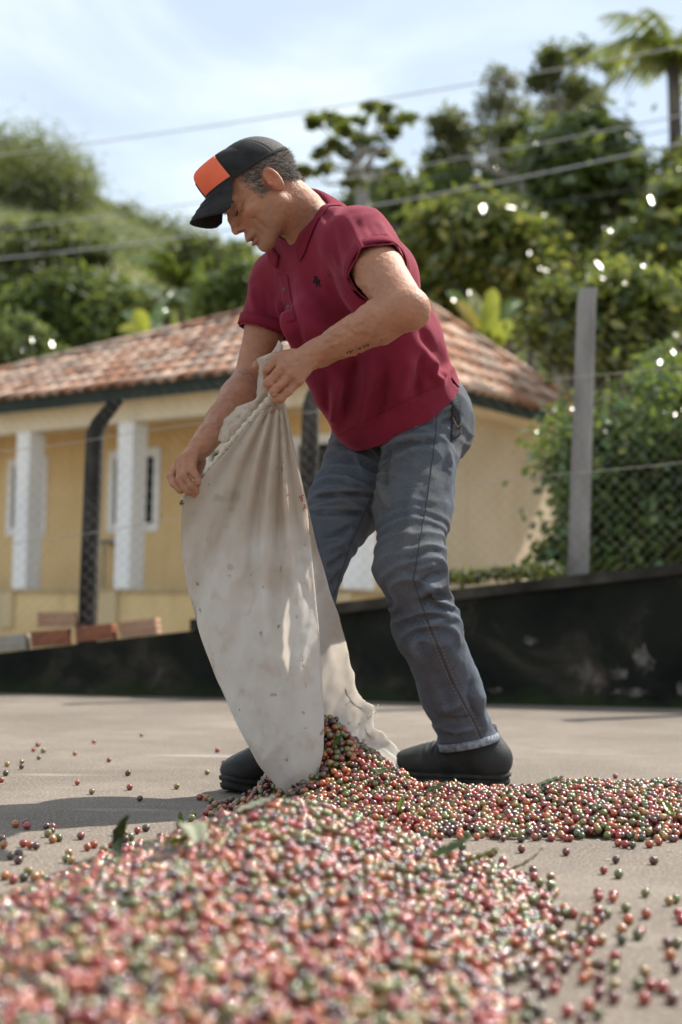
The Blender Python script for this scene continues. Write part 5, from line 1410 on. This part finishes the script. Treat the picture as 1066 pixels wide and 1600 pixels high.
def sack_side(right, sgn):
    out = np.zeros((NV, NU, 3)); u = np.linspace(0, 1, NU); v = np.linspace(0, 1, NV)
    for i in range(NV):
        L_, R_ = left[i], right[i]; px = L_[0] + (R_[0] - L_[0]) * u; py = L_[1] + (R_[1] - L_[1]) * u
        Y = L_[2] + (R_[2] - L_[2]) * u
        prof = np.sin(np.pi * np.clip(u, 0, 1)) ** .75
        env = (.30 + .70 * np.sin(np.pi * min(1, .12 + v[i] * .8)) ** .8) * (1 - max(0, v[i] - .9) * 6)
        if sgn < 0: Y = Y - .060 * prof * env
        else: Y = Y + (.045 if v[i] < .6 else .045) * prof * env
        if sgn > 0: py = py + 22 * prof * (v[i] > .0) * min(1, v[i] * 2) * (1 - v[i])
        out[i] = [tuple(at(a, b, c)) for a, b, c in zip(px, py, Y)]
    return out
front = sack_side(rightf, -1); back = sack_side(rightb, 1)
S = np.concatenate([front[:, ::-1], back[:, 1:]], 1)      # mouth edge -> fold -> back edge
SVk = S.reshape(-1, 3); nc = S.shape[1]
ii = np.arange(NV - 1)[:, None] * nc + np.arange(nc - 1)[None]; SQk = np.stack([ii, ii + 1, ii + nc + 1, ii + nc], -1).reshape(-1, 4)
prs = project(SVk); isb = (np.tile(np.arange(nc), NV) >= NU)
dx, dy = prs[:, 0] - PX0, prs[:, 1] - PY0; ang = np.degrees(np.arctan2(dx, np.maximum(dy, 1))); rad = np.hypot(dx, dy)
fade = np.clip((rad - 14) / 90, 0, 1) * np.clip(1.18 - rad / 620, .12, 1)
def ridge_(a0, w, a): return a * np.exp(-((ang - a0 - 1.2 * np.sin(rad / 70 + a0)) / w) ** 2)
fo = ridge_(3.5, 2.2, .020) + ridge_(0.2, 1.7, -.022) + ridge_(-4.5, 2.6, .016) + ridge_(-9.5, 2.2, -.012) + ridge_(-15, 3.0, .014) + ridge_(-21, 3, -.010) + ridge_(-27, 3.5, .009) + ridge_(-33, 3, -.008) + ridge_(-40, 4, .008) + ridge_(8, 1.8, -.012) + ridge_(11.5, 2, .010)
fo *= np.where(isb, -.6, 1.0)
off = fo * fade
Pn = np.stack([prs[:, 0] * .014, prs[:, 1] * .0042, isb * 7.0 + prs[:, 2] * 0], -1)
off = off + fbm(Pn + 5, 3, 80) * .020 * np.clip(rad / 300, .2, 1)
off = off + (1 - np.abs(fbm(np.stack([prs[:, 0] * .03 + prs[:, 1] * .006, prs[:, 1] * .009, isb * 5.], -1), 3, 82)) * 3.2) * .0042
off = off + fbm(SVk * 45, 2, 83) * .0022
bot = np.clip((prs[:, 1] - 1080) / 150, 0, 1); off = off + np.sin(prs[:, 0] * .12 + prs[:, 1] * .05) * .004 * bot
SVk = SVk + np.array([0, -1, .05]) * off[:, None]
# ragged mouth edge of the back layer
edge = isb & (np.tile(np.arange(nc), NV) > nc - 8)
SVk = SVk + (np.array([1, .4, .6]) * (fbm(SVk * 15, 3, 84) * .016)[:, None]) * edge[:, None] * np.clip((prs[:, 1] - 880) / 200, 0, 1)[:, None]
SVk[:, 2] = np.maximum(SVk[:, 2], .006)
def m_sack():
    t = NT('dirty_woven_sack'); v = t.coord('Object')
    a = t.noise(v, 3.2, 7, .62, .5); b = t.noise(v, 16, 6, .65); s1 = t.noise(v, 34, 3, .5); g = t.noise(v, 7, 5, .6)
    c = t.ramp(a, [(.28, (.70, .65, .59)), (.42, (.86, .84, .81)), (.60, (.93, .92, .91))])
    sep = t.n('SeparateXYZ'); t.l(v, sep.inputs[0])
    top = t.ramp(t.math('ADD', t.math('MULTIPLY', sep.outputs['Z'], 1.25), t.math('MULTIPLY', g, .55)), [(.84, (0, 0, 0)), (1.25, (.48, .48, .48))])
    c = t.mix(top, c, (.62, .47, .33))
    c = t.mix(t.ramp(b, [(.55, (0, 0, 0)), (.74, (.6, .6, .6))]), c, (.60, .48, .36))
    c = t.mix(t.ramp(s1, [(.68, (0, 0, 0)), (.74, (.75, .75, .75))]), c, (.24, .15, .09))
    sm = t.noise(v, 11, 4, .55, .8); c = t.mix(t.ramp(sm, [(.68, (0, 0, 0)), (.73, (.4, .4, .4))]), c, (.42, .38, .31))
    wx = t.n('TexWave', Scale=150.0, Distortion=1.2); wx.bands_direction = 'Z'; t.l(v, wx.inputs['Vector']); wy = t.n('TexWave', Scale=150.0, Distortion=1.2); wy.bands_direction = 'X'; t.l(v, wy.inputs['Vector'])
    wv = t.math('ADD', wx.outputs['Fac'], wy.outputs['Fac'])
    c = t.mix(t.ramp(wv, [(.15, (.35, .35, .35)), (.5, (0, 0, 0))]), c, (.60, .54, .48))
    t.set(c, .92, .15); t.bump(t.math('ADD', wv, t.math('MULTIPLY', b, 2.0)), .45, .002)
    t.translucent(t.mix(.35, c, (.97, .86, .72)), .60); return t.m
M_SACK = m_sack()
sack = empty('burlap_sack', tuple(at_ground(475, 1258)), 'dirty off-white woven sack tipped out by the man', 'sack')
cloth = link_obj('cloth', np_mesh('cloth', SVk, quads=SQk, smooth=True), M_SACK, sack); solid(cloth, .0014, 0)
kbv = bvh_of(SVk, SQk)
# rolled, corded hem held between the hands
hem = poly_at([(433, 600, 2.880), (424, 622, 2.886), (395, 655, 2.915), (360, 695, 2.955), (335, 726, 2.995), (316, 747, 3.026), (300, 766, 3.040), (285, 786, 3.045)], 60)
hpnt = [at(*q) for q in hem]
m = MB(); m.tube(hpnt, [.0085 + .0016 * math.sin(i * 1.9) for i in range(60)], 10); m.build('rolled_hem', mottled('hem_cord', [(.36, .29, .21), (.50, .43, .34), (.60, .54, .46)], 60, .95, .6, 200, .002), sack, True)
hel = []
for i in range(59 * 6):
    t_ = i / 6; k = int(t_); q = hpnt[k].lerp(hpnt[k + 1], t_ - k); a = i * .62; hel.append(q + Vector((math.cos(a) * .0085, math.sin(a) * .0095, math.sin(a + .6) * .0085)))
MB().tube(hel, .0015, 5).build('hem_whipping', mottled('hem_thread', [(.34, .27, .20), (.52, .45, .36)], 60, .95, .2), sack, True)
hp2 = [q + Vector((.012, -.004, -.016)) for q in hpnt[6:50]]
MB().tube(hp2, [.0035 + .001 * math.sin(i * 2.3) for i in range(44)], 8).build('hem_cord', mottled('brown_cord', [(.20, .13, .08), (.36, .26, .17)], 50, .95, .3), sack, True)
MB().tube([at(287, 783, 3.043), at(284, 788, 3.04)], [.0075, .006], 8).build('cord_end', mottled('dark_cord', [(.10, .065, .035), (.22, .15, .08)], 60, .95, .3), sack, True)
# mouth edge bead
MB().tube([tuple(SVk[i * nc]) for i in range(60, NV)], .0022, 6).build('mouth_edge', M_SACK, sack, True)
# loose back layer bunched between hands and hem
def flap(Lc, Rc, amp, seed, nu=26, nv=60):
    A = poly_at(Lc, nv); B = poly_at(Rc, nv); V = []
    for i in range(nv):
        for j in range(nu):
            u = j / (nu - 1); p = A[i] + (B[i] - A[i]) * u; V.append(tuple(at(p[0], p[1], p[2] - .02 * math.sin(math.pi * u))))
    V = np.array(V); n1 = fbm(V * 22, 3, seed); n2 = fbm(V * 55, 2, seed + 1); V = V + np.stack([n2 * amp * .5, -(n1 * amp + (1 - np.abs(n2) * 3) * amp * .4), n1 * amp * .3], -1)
    q = np.arange(nv - 1)[:, None] * nu + np.arange(nu - 1)[None]
    return solid(link_obj('back_flap', np_mesh('back_flap', V, quads=np.stack([q, q + 1, q + nu + 1, q + nu], -1).reshape(-1, 4), smooth=True), M_SACK, sack), .0014, 0)
flap([(403, 560, 2.905), (405, 585, 2.915), (402, 625, 2.95), (372, 635, 3.0), (349, 655, 3.02), (342, 690, 3.035)], [(430, 548, 2.90), (428, 575, 2.905), (420, 612, 2.92), (404, 640, 2.945), (380, 668, 2.975), (362, 690, 3.0)], .016, 90)
flap([(436, 531, 2.945), (424, 556, 2.94), (410, 590, 2.945), (404, 640, 2.96)], [(443, 538, 2.945), (438, 560, 2.93), (428, 600, 2.925), (412, 640, 2.945)], .008, 95, 14, 40)
# red stencil remnants on the side fold
t = NT('red_stencil'); t.set((.42, .05, .035), .9, .1); M_RED = t.m
def stencil(ch, px, py, size, rot):
    cu = bpy.data.curves.new('glyph', 'FONT'); cu.body = ch; cu.size = 1.0; cu.align_x = 'CENTER'; cu.align_y = 'CENTER'; ob = bpy.data.objects.new('glyph', cu); COL.objects.link(ob)
    dg = bpy.context.evaluated_depsgraph_get(); me = ob.evaluated_get(dg).to_mesh(); vs = [tuple(v.co) for v in me.vertices]; fs = [tuple(p.vertices) for p in me.polygons]
    ob.evaluated_get(dg).to_mesh_clear(); COL.objects.unlink(ob); bpy.data.objects.remove(ob); bpy.data.curves.remove(cu)
    c, s = math.cos(rot), math.sin(rot); V = []
    for x_, y_, _ in vs:
        q = hit(kbv, px + (x_ * c - y_ * s) * size * .7, py - (x_ * s + y_ * c) * size, .0012); V.append(q)
    if any(q is None for q in V): return
    MB().add(V, fs).build('stencil_letter', M_RED, sack)
stencil('S', 472, 779, 15, -.3); stencil('P', 476.5, 794, 14, -.25); stencil('P', 449, 775, 10, -.1)
# loose threads at the torn corner
m = MB()
for k in range(9):
    p = at(rng.uniform(570, 592), rng.uniform(1092, 1112), 3.29); m.tube([p, p + Vector((rng.normal() * .005, 0, -.012)), p + Vector((rng.normal() * .008, 0, -.026))], .0007, 4)
tag(m.build('frayed_threads', M_SACK, sack), kind='stuff')

# ------------------------------------------------------------------ coffee cherries
def H(X, Y):
    P = np.stack([X * 6, Y * 6, X * 0], -1); nz = fbm(P, 3, 100)
    def seg(a, b):
        a = A3(a); b = A3(b); ab = b - a; q = np.stack([X, Y], -1) - a; t_ = np.clip((q @ ab) / (ab @ ab), 0, 1); return np.linalg.norm(q - t_[:, None] * ab, axis=1), t_
    d, t_ = seg((-.065, 2.03), (-.33, .75)); R = .395 + .05 * nz; q_ = 1 - np.sqrt(d * d + .0016) / (R - .045 + .07 * t_); hA = .134 * (1 - .62 * t_) * np.where(q_ < 0, q_ * .3, q_)
    d, t_ = seg((-.035, 3.07), (-.01, 3.04)); R = .235 + .03 * nz - .09 * np.clip((-.05 - X) / .12, 0, 1); hB = .180 * np.clip(1 - (d / R) ** 0.75, -.3, 1)
    d, t_ = seg((.10, 2.90), (1.5, 2.88)); R = .31 + .07 * nz; hC = (.036 + .022 * np.clip((t_ - .15) / .3, 0, 1) + .016 * nz) * np.clip(1 - (d / R) ** 1.8, -.3, 1)
    return np.maximum(np.maximum(hA, hB), hC) + .004 * nz
def ico(level):
    bm = bmesh.new(); bmesh.ops.create_icosphere(bm, subdivisions=level, radius=1.0); bm.verts.ensure_lookup_table()
    V = np.array([v.co[:] for v in bm.verts]); T_ = np.array([[v.index for v in f.verts] for f in bm.faces]); bm.free(); return V, T_
I1, I2, I3 = ico(1), ico(2), ico(3)
CR = .0067
PALN = ['red', 'orange', 'maroon', 'purple-brown', 'green', 'olive', 'yellow', 'dark green', 'pinkish red']
PAL = np.array([(.30, .018, .012), (.40, .085, .020), (.10, .011, .012), (.05, .015, .016), (.105, .130, .024), (.18, .155, .040), (.38, .18, .045), (.038, .056, .014), (.31, .045, .034)])
PW = np.array([.17, .13, .15, .11, .13, .15, .06, .05, .05]); PW /= PW.sum()
def rand_rot(N):
    q = rng.normal(size=(N, 4)); q /= np.linalg.norm(q, axis=1, keepdims=True); w, x_, y_, z_ = q.T
    return np.stack([1 - 2 * (y_ * y_ + z_ * z_), 2 * (x_ * y_ - z_ * w), 2 * (x_ * z_ + y_ * w), 2 * (x_ * y_ + z_ * w), 1 - 2 * (x_ * x_ + z_ * z_), 2 * (y_ * z_ - x_ * w), 2 * (x_ * z_ - y_ * w), 2 * (y_ * z_ + x_ * w), 1 - 2 * (x_ * x_ + y_ * y_)], -1).reshape(N, 3, 3)
def cherry_shape(Iv):
    V = Iv[0].copy(); z_ = V[:, 2]; V[:, 2] = z_ * 1.10; r = np.hypot(V[:, 0], V[:, 1]); V[:, 2] = np.where((z_ > .9), V[:, 2] - .06 * np.clip(1 - r / .4, 0, 1), V[:, 2]); return V
def cherry_cols(Iv, k, k2, var):
    """two-tone ripening along the fruit, brown scar at the tip"""
    z_ = Iv[0][:, 2]; m_ = np.clip(.5 + (Iv[0][:, 0] * .8 + .3 * z_) * 1.1, 0, 1)[None, :, None]
    c = PAL[k][:, None] * (1 - m_ * var[:, None, None]) + PAL[k2][:, None] * m_ * var[:, None, None]
    tip = np.clip((z_ - .86) / .1, 0, 1)[None, :, None]; return c * (1 - tip * .8) + np.array([.07, .04, .025]) * tip * .8
KIN = {0: (0, 1, 2), 1: (0, 6, 5), 2: (3, 0), 3: (2, 7), 4: (5, 7, 4), 5: (4, 6, 1), 6: (1, 5), 7: (4, 3), 8: (0, 1)}
def cherries_mesh(nm, P, Iv, size):
    N = len(P); R = rand_rot(N); V0 = cherry_shape(Iv); k = rng.choice(len(PAL), N, p=PW); k2 = np.array([rng.choice(KIN[a]) for a in k])
    V = np.einsum('nij,vj->nvi', R, V0) * (size * rng.uniform(.92, 1.1, N))[:, None, None] + P[:, None]
    C = cherry_cols(Iv, k, k2, rng.random(N)) * rng.uniform(.75, 1.25, (N, 1, 1)); T_ = Iv[1][None] + (np.arange(N) * len(V0))[:, None, None]
    return np_mesh(nm, V.reshape(-1, 3), tris=T_.reshape(-1, 3), col=C.reshape(-1, 3), smooth=True)
def m_cherry():
    t = NT('coffee_cherry_skin'); c = t.attr(); v = t.coord('Object'); nz = t.noise(v, 350, 3, .6)
    c = t.mix(t.ramp(nz, [(.45, (0, 0, 0)), (.75, (.45, .45, .45))]), c, (.20, .10, .05)); t.set(c, .22, .6)
    t.b.inputs['Coat Weight'].default_value = .85; t.b.inputs['Coat Roughness'].default_value = .06
    t.b.inputs['Subsurface Weight'].default_value = .0; return t.m
M_CH = m_cherry()
# hexagonal dart rows with jitter over the heaps
sp = .0128; xs = np.arange(-1.0, 1.25, sp); ys = np.arange(.85, 3.5, sp * .866); XX, YY = np.meshgrid(xs, ys); XX = XX + (np.arange(len(ys)) % 2)[:, None] * sp * .5
XX = (XX + rng.uniform(-.36, .36, XX.shape) * sp).ravel(); YY = (YY + rng.uniform(-.36, .36, YY.shape) * sp).ravel(); HH = H(XX, YY)
lim = np.abs(XX) < .32 * YY + .12; XX, YY, HH = XX[lim], YY[lim], HH[lim]
edgep = np.clip((HH + .012) / .020, 0, 1); on = rng.random(len(HH)) < np.where(HH > .008, 1, edgep ** 2 * .85)
on &= HH > -.010; on &= (rng.random(len(HH)) > .10) | (HH < .01)
X1, Y1, H1 = XX[on], YY[on], HH[on]
top = np.stack([X1, Y1, np.maximum(H1, 0) + CR * .98 + np.where(H1 > .01, rng.uniform(-.0065, .006, len(H1)), 0)], -1)
lo_ = H1 > .010; low = np.stack([X1[lo_] + sp * .5, Y1[lo_] + sp * .3, H1[lo_] - CR * .35], -1)
# keep cherries out of shoes and the far side of the sack cloth
def clear(P):
    k = np.ones(len(P), bool)
    d_ = tN - hN; Ln = np.linalg.norm(d_[:2]); t_ = np.clip(((P - hN)[:, :2] @ d_[:2]) / Ln ** 2, 0, 1); k &= ~((np.linalg.norm((P - hN)[:, :2] - t_[:, None] * d_[:2], axis=1) < .046) & (P[:, 2] < .06))
    return k
top = top[clear(top)]; low = low[clear(low)]
loose_px = [(x_ / 2.665, 1140 + y_ / 2.665) for x_, y_ in ((158,62),(140,83),(181,87),(162,116),(92,133),(30,144),(90,154),(24,181),(5,211),(312,99),(392,50),(454,126),(533,181),(590,22),(905,86),(933,138),(863,177),(323,220),(383,257),(540,240),(736,236),(583,286),(832,281),(862,284),(878,294),(65,393),(113,400),(108,385),(195,402),(219,405),(201,432),(214,422),(98,473),(10,455),(16,478),(126,480),(150,484),(245,450),(220,456),(337,442),(486,426),(520,433),(521,455),(545,447),(572,419),(608,409),(365,488),(391,477),(467,483),(433,497),(463,516),(78,515),(77,543),(46,525),(118,588),(170,607),(22,607),(319,565),(296,596),(585,470),(668,445),(700,450),(720,447),(805,350),(798,368),(851,373),(872,330),(893,348),(935,322),(990,301),(905,355),(925,340),(880,350),(950,350),(860,345))]
loose_px += [(840 + x_ / 4.717, 1200 + y_ / 4.717) for x_, y_ in ((60,110),(145,80),(178,88),(360,75),(573,60),(210,617),(578,675),(857,682),(487,752),(597,782),(98,806),(445,918),(795,918),(560,935),(825,560),(893,542),(700,567),(645,562),(595,552))]
loose_px += [(840 + x_ / 4.717, 1400 + y_ / 4.717) for x_, y_ in ((450,6),(555,15),(650,85),(668,172),(800,130),(970,35),(1018,20),(1037,125),(1060,175),(468,165),(155,195),(325,230),(330,295),(385,245),(420,200),(155,310),(620,245),(620,320),(262,388),(228,468),(960,345),(1030,345),(975,430),(1015,525),(790,555),(455,610),(450,715),(565,650),(563,745),(740,645),(830,655),(785,755),(920,670),(990,755),(45,705),(140,620),(85,530),(75,420),(220,850))]
loose_px += [(580 + x_ / 3.553, 1280 + y_ / 3.553) for x_, y_ in ((400,235),(440,240),(460,200),(638,233),(732,235),(665,195),(685,178),(835,165),(765,325),(827,312),(998,322),(935,352),(1022,400),(672,285),(633,300),(430,165),(507,155),(385,155),(335,155),(297,172),(250,180),(840,560),(790,660),(905,820),(990,830),(1040,570),(1035,660),(860,690),(745,750),(820,760),(735,815))]
loose = []
for px, py in loose_px:
    q = at_ground(px, py, CR)
    if float(H(np.array([q.x]), np.array([q.y]))[0]) < .004: loose.append((q.x, q.y, CR))
loose = np.array(loose)
# drop random edge cherries that would overlap the placed ones
dmin = np.array([np.min(np.linalg.norm(loose - p, axis=1)) for p in top]) if len(loose) else np.ones(len(top)); top = top[dmin > .013]
prt = project(top); inview = (prt[:, 0] > 5) & (prt[:, 0] < 1061) & (prt[:, 1] < 1592) & (top[:, 2] > .03)
near_i = np.where(inview)[0]; near_i = near_i[np.argsort(prt[near_i, 2])][:max(0, 300 - len(loose))]
rest = np.delete(top, near_i, 0)
o = link_obj('coffee_cherries', cherries_mesh('coffee_cherries', rest, I2, CR), M_CH); tag(o, 'heaps of red and green coffee cherries', None, None, 'stuff')
o = link_obj('inner_cherries', cherries_mesh('inner_cherries', low, I1, CR * 1.02), M_CH); tag(o, 'coffee cherries filling the inside of the heaps', None, None, 'stuff')
# dark sheet added under the cherries so no gap shows through
xs2 = np.arange(-.75, 1.3, .03); ys2 = np.arange(.7, 3.5, .03); X2, Y2 = np.meshgrid(xs2, ys2); Z2 = np.maximum(H(X2.ravel(), Y2.ravel()) - .016, -.006); q = np.arange(len(ys2) - 1)[:, None] * len(xs2) + np.arange(len(xs2) - 1)[None]
tag(link_obj('heap_core', np_mesh('heap_core', np.stack([X2.ravel(), Y2.ravel(), Z2], -1), quads=np.stack([q, q + 1, q + len(xs2) + 1, q + len(xs2)], -1).reshape(-1, 4), smooth=True), mottled('dark_gap_fill', [(.05, .018, .012), (.12, .05, .03), (.07, .07, .025)], 60, .8, .5, 120, .004)), 'dark fill sheet added under the cherry heaps', None, None, 'stuff')
# single cherries: shared meshes per colour
protos = []
for k in range(len(PAL)):
    for vv in range(2):
        a = np.array([k]); b = np.array([KIN[k][vv % len(KIN[k])]]); C = cherry_cols(I3, a, b, np.array([.35 + .4 * vv]))[0]
        me = np_mesh('coffee_cherry', cherry_shape(I3) * CR, tris=I3[1], col=C, smooth=True); me.materials.append(M_CH); protos.append((k, me))
def single(p, label, grp):
    k, me = protos[rng.choice(len(protos), p=np.repeat(PW, 2) / 2)]
    o = bpy.data.objects.new('coffee_cherry', me); COL.objects.link(o); o.location = p; o.rotation_euler = rng.uniform(0, 6.28, 3); s = rng.uniform(.9, 1.08); o.scale = (s, s, s)
    tag(o, f'{PALN[k]} coffee cherry {label}', 'cherry', grp)
def where(p):
    if p[0] < 0: return 'on sunlit concrete beyond the shadow' if p[1] > 3.15 else ("in the man's shadow on concrete" if p[1] > 2.35 else 'on concrete by the upright dark leaf')
    return 'along the rim of the long pile' if p[1] > 2.42 else ('on bare concrete between the two piles' if p[1] > 1.95 else 'scattered off the flank of the large heap')
for p in loose: single(p, where(p), 'loose coffee cherries on the concrete')
for p in top[near_i]: single(p, 'on the blurred front slope of the large heap', 'coffee cherries on the front slope of the heap')
# ------------------------------------------------------------------ leaves and twigs among the cherries
t = NT('dry_leaf'); c_ = t.attr(); t.set(c_, .7, .3); t.translucent(c_, .3); M_DRYL = t.m
def leaf(px, py, Yd, Ln, W_, colr, az, pitch, curl, label, zoff=.012):
    g = at_ground(px, py) if Yd is None else at(px, py, Yd); 
    hh = max(0.0, float(H(np.array([g.x]), np.array([g.y]))[0])) + zoff
    V = []; n_, w_ = 12, 6
    for i in range(n_ + 1):
        t_ = i / n_; ww = W_ * math.sin(math.pi * min(1, t_ * .94 + .04)) ** .8 * (1 - .25 * t_)
        a = curl * (t_ - .2); c = Vector((Ln * t_ * math.cos(a), 0, Ln * t_ * math.sin(a)))
        for j in range(w_ + 1):
            u = -1 + 2 * j / w_; V.append(c + Vector((0, u * ww, abs(u) * ww * .45 + .0015 * math.sin(t_ * 25 + u * 3))))
    F_ = [(i * (w_ + 1) + j, (i + 1) * (w_ + 1) + j, (i + 1) * (w_ + 1) + j + 1, i * (w_ + 1) + j + 1) for i in range(n_) for j in range(w_)]
    V = np.array([tuple(v) for v in V]); cc = np.tile(np.array(colr), (len(V), 1)) * (1 + .2 * fbm(V * 90, 2, 5))[:, None]; vein = np.abs(V[:, 1]) < W_ * .08; cc[vein] *= 1.5
    o = link_obj('leaf', np_mesh('leaf', V, quads=F_, col=np.clip(cc, 0, 1), smooth=True), M_DRYL if colr[0] > .28 else M_LEAF); o.location = (g.x, g.y, hh); o.rotation_euler = (random.uniform(-.4, .4), -pitch, az)
    solid(o, .0006, 0); tag(o, label, 'leaf', 'leaves among the cherries')
LG = (.075, .125, .02); LD = (.035, .055, .02); LP = (.30, .31, .22); LY = (.20, .22, .03); LDRY = (.46, .40, .30)
leaf(183, 1392, 1.95, .060, .013, LD, 2.2, .9, .9, 'dark curled leaf standing upright at the edge of the large heap')
leaf(283, 1318, None, .050, .009, LG, 2.0, 1.2, .2, 'narrow green leaf standing upright behind the large heap', .004)
leaf(305, 1430, 1.72, .085, .020, LP, 1.9, .55, -.6, 'large pale curled leaf lying on the heap slope', .020)
leaf(255, 1368, 1.83, .070, .017, LY, .2, .10, .4, 'yellow-green leaf flat on the heap just above the pale one', .020)
leaf(368, 1300, 1.98, .060, .014, LP, .4, .1, .3, 'pale grey leaf half sunk in the crest of the heap', .018)
leaf(672, 1392, 1.93, .066, .016, LG, -.3, .12, .5, 'bright green leaf lying on the heap flank', .020)
leaf(722, 1386, 1.96, .052, .013, LY, -.1, .15, .3, 'small yellowish leaf beside the bright green one', .020)
leaf(790, 1364, None, .075, .015, LDRY, .25, .18, .4, 'dry papery leaf lying on bare concrete', .003)
leaf(520, 1228, 2.97, .034, .010, LG, .6, .7, .3, 'small green leaf in the stream of cherries from the sack', .018)
leaf(585, 1232, 2.92, .036, .015, (.24, .28, .16), .2, .4, .2, 'rounded pale leaf on the spilled cherries by the shoe toe', .018)
leaf(665, 1252, 2.85, .055, .012, (.07, .09, .04), .5, .2, .2, 'dull leaf lying among spilled cherries below the shoe', .018)
leaf(735, 1250, 2.85, .044, .011, (.14, .17, .06), 2.6, .3, .3, 'folded greenish leaf among spilled cherries beside the heel', .018)
leaf(840, 1248, 2.85, .056, .015, (.16, .20, .14), .1, .2, .2, 'broad grey-green leaf on the long spilled pile', .018)
leaf(1052, 1295, 2.66, .040, .010, LY, 1.9, .4, .3, 'thin yellow leaf at the front rim of the long pile', .016)
leaf(622, 1292, 2.66, .038, .008, LY, 1.2, .5, .2, 'slim yellow sprig leaf between the two heaps', .016)
def twig(p0, p1, z, r, label, mt):
    a, b = Vector((*p0, z)), Vector((*p1, z + .004)); a.z += max(0, float(H(np.array([a.x]), np.array([a.y]))[0])); b.z += max(0, float(H(np.array([b.x]), np.array([b.y]))[0]))
    m = MB(); pts = limb(m, a, b, r, r * .6, 6, .05, 6); limb(m, pts[3], pts[3] + Vector((.012, .004, .008)), r * .6, r * .3, 3, .1, 5); tag(m.build('twig', mt, None, True), label, 'twig', 'twigs among the cherries')
m_tw = mottled('brown_twig', [(.10, .06, .035), (.22, .14, .08)], 60, .9, .4, 150, .002)
g = at(500, 1308, 1.9); twig((g.x, g.y), (g.x + .045, g.y - .01), .014, .0034, 'short brown stick lying across the crest of the large heap', m_tw)
g = at_ground(905, 1300); twig((g.x, g.y), (g.x + .085, g.y - .02), .012, .0022, 'thin straight twig along the rim of the long pile', m_tw)
g = at(550, 1290, 2.7); twig((g.x, g.y), (g.x + .05, g.y + .02), .010, .0018, 'fine twig caught between the two heaps', m_tw)
# pale chips of husk scattered on the concrete
hv_, hf_ = [], []
for k in range(160):
    px = rng.uniform(0, 1066); py = rng.uniform(1150, 1600) if px > 850 or rng.random() < .4 else rng.uniform(1150, 1380); g = at_ground(px, py)
    if float(H(np.array([g.x]), np.array([g.y]))[0]) > 0: continue
    r = rng.uniform(.0012, .0042); n0_ = len(hv_); a0 = rng.uniform(0, 6.28)
    for j in range(6): hv_.append((g.x + r * (1 + .5 * rng.random()) * math.cos(a0 + j * 1.047), g.y + r * .8 * math.sin(a0 + j * 1.047), .0015 + rng.random() * .0015))
    hf_.append(tuple(range(n0_, n0_ + 6)))
t = NT('husk'); t.set((.42, .36, .27), .9, .2); tag(MB().add(hv_, hf_).build('husk_chips', t.m), 'pale husk chips scattered on the concrete', None, None, 'stuff')
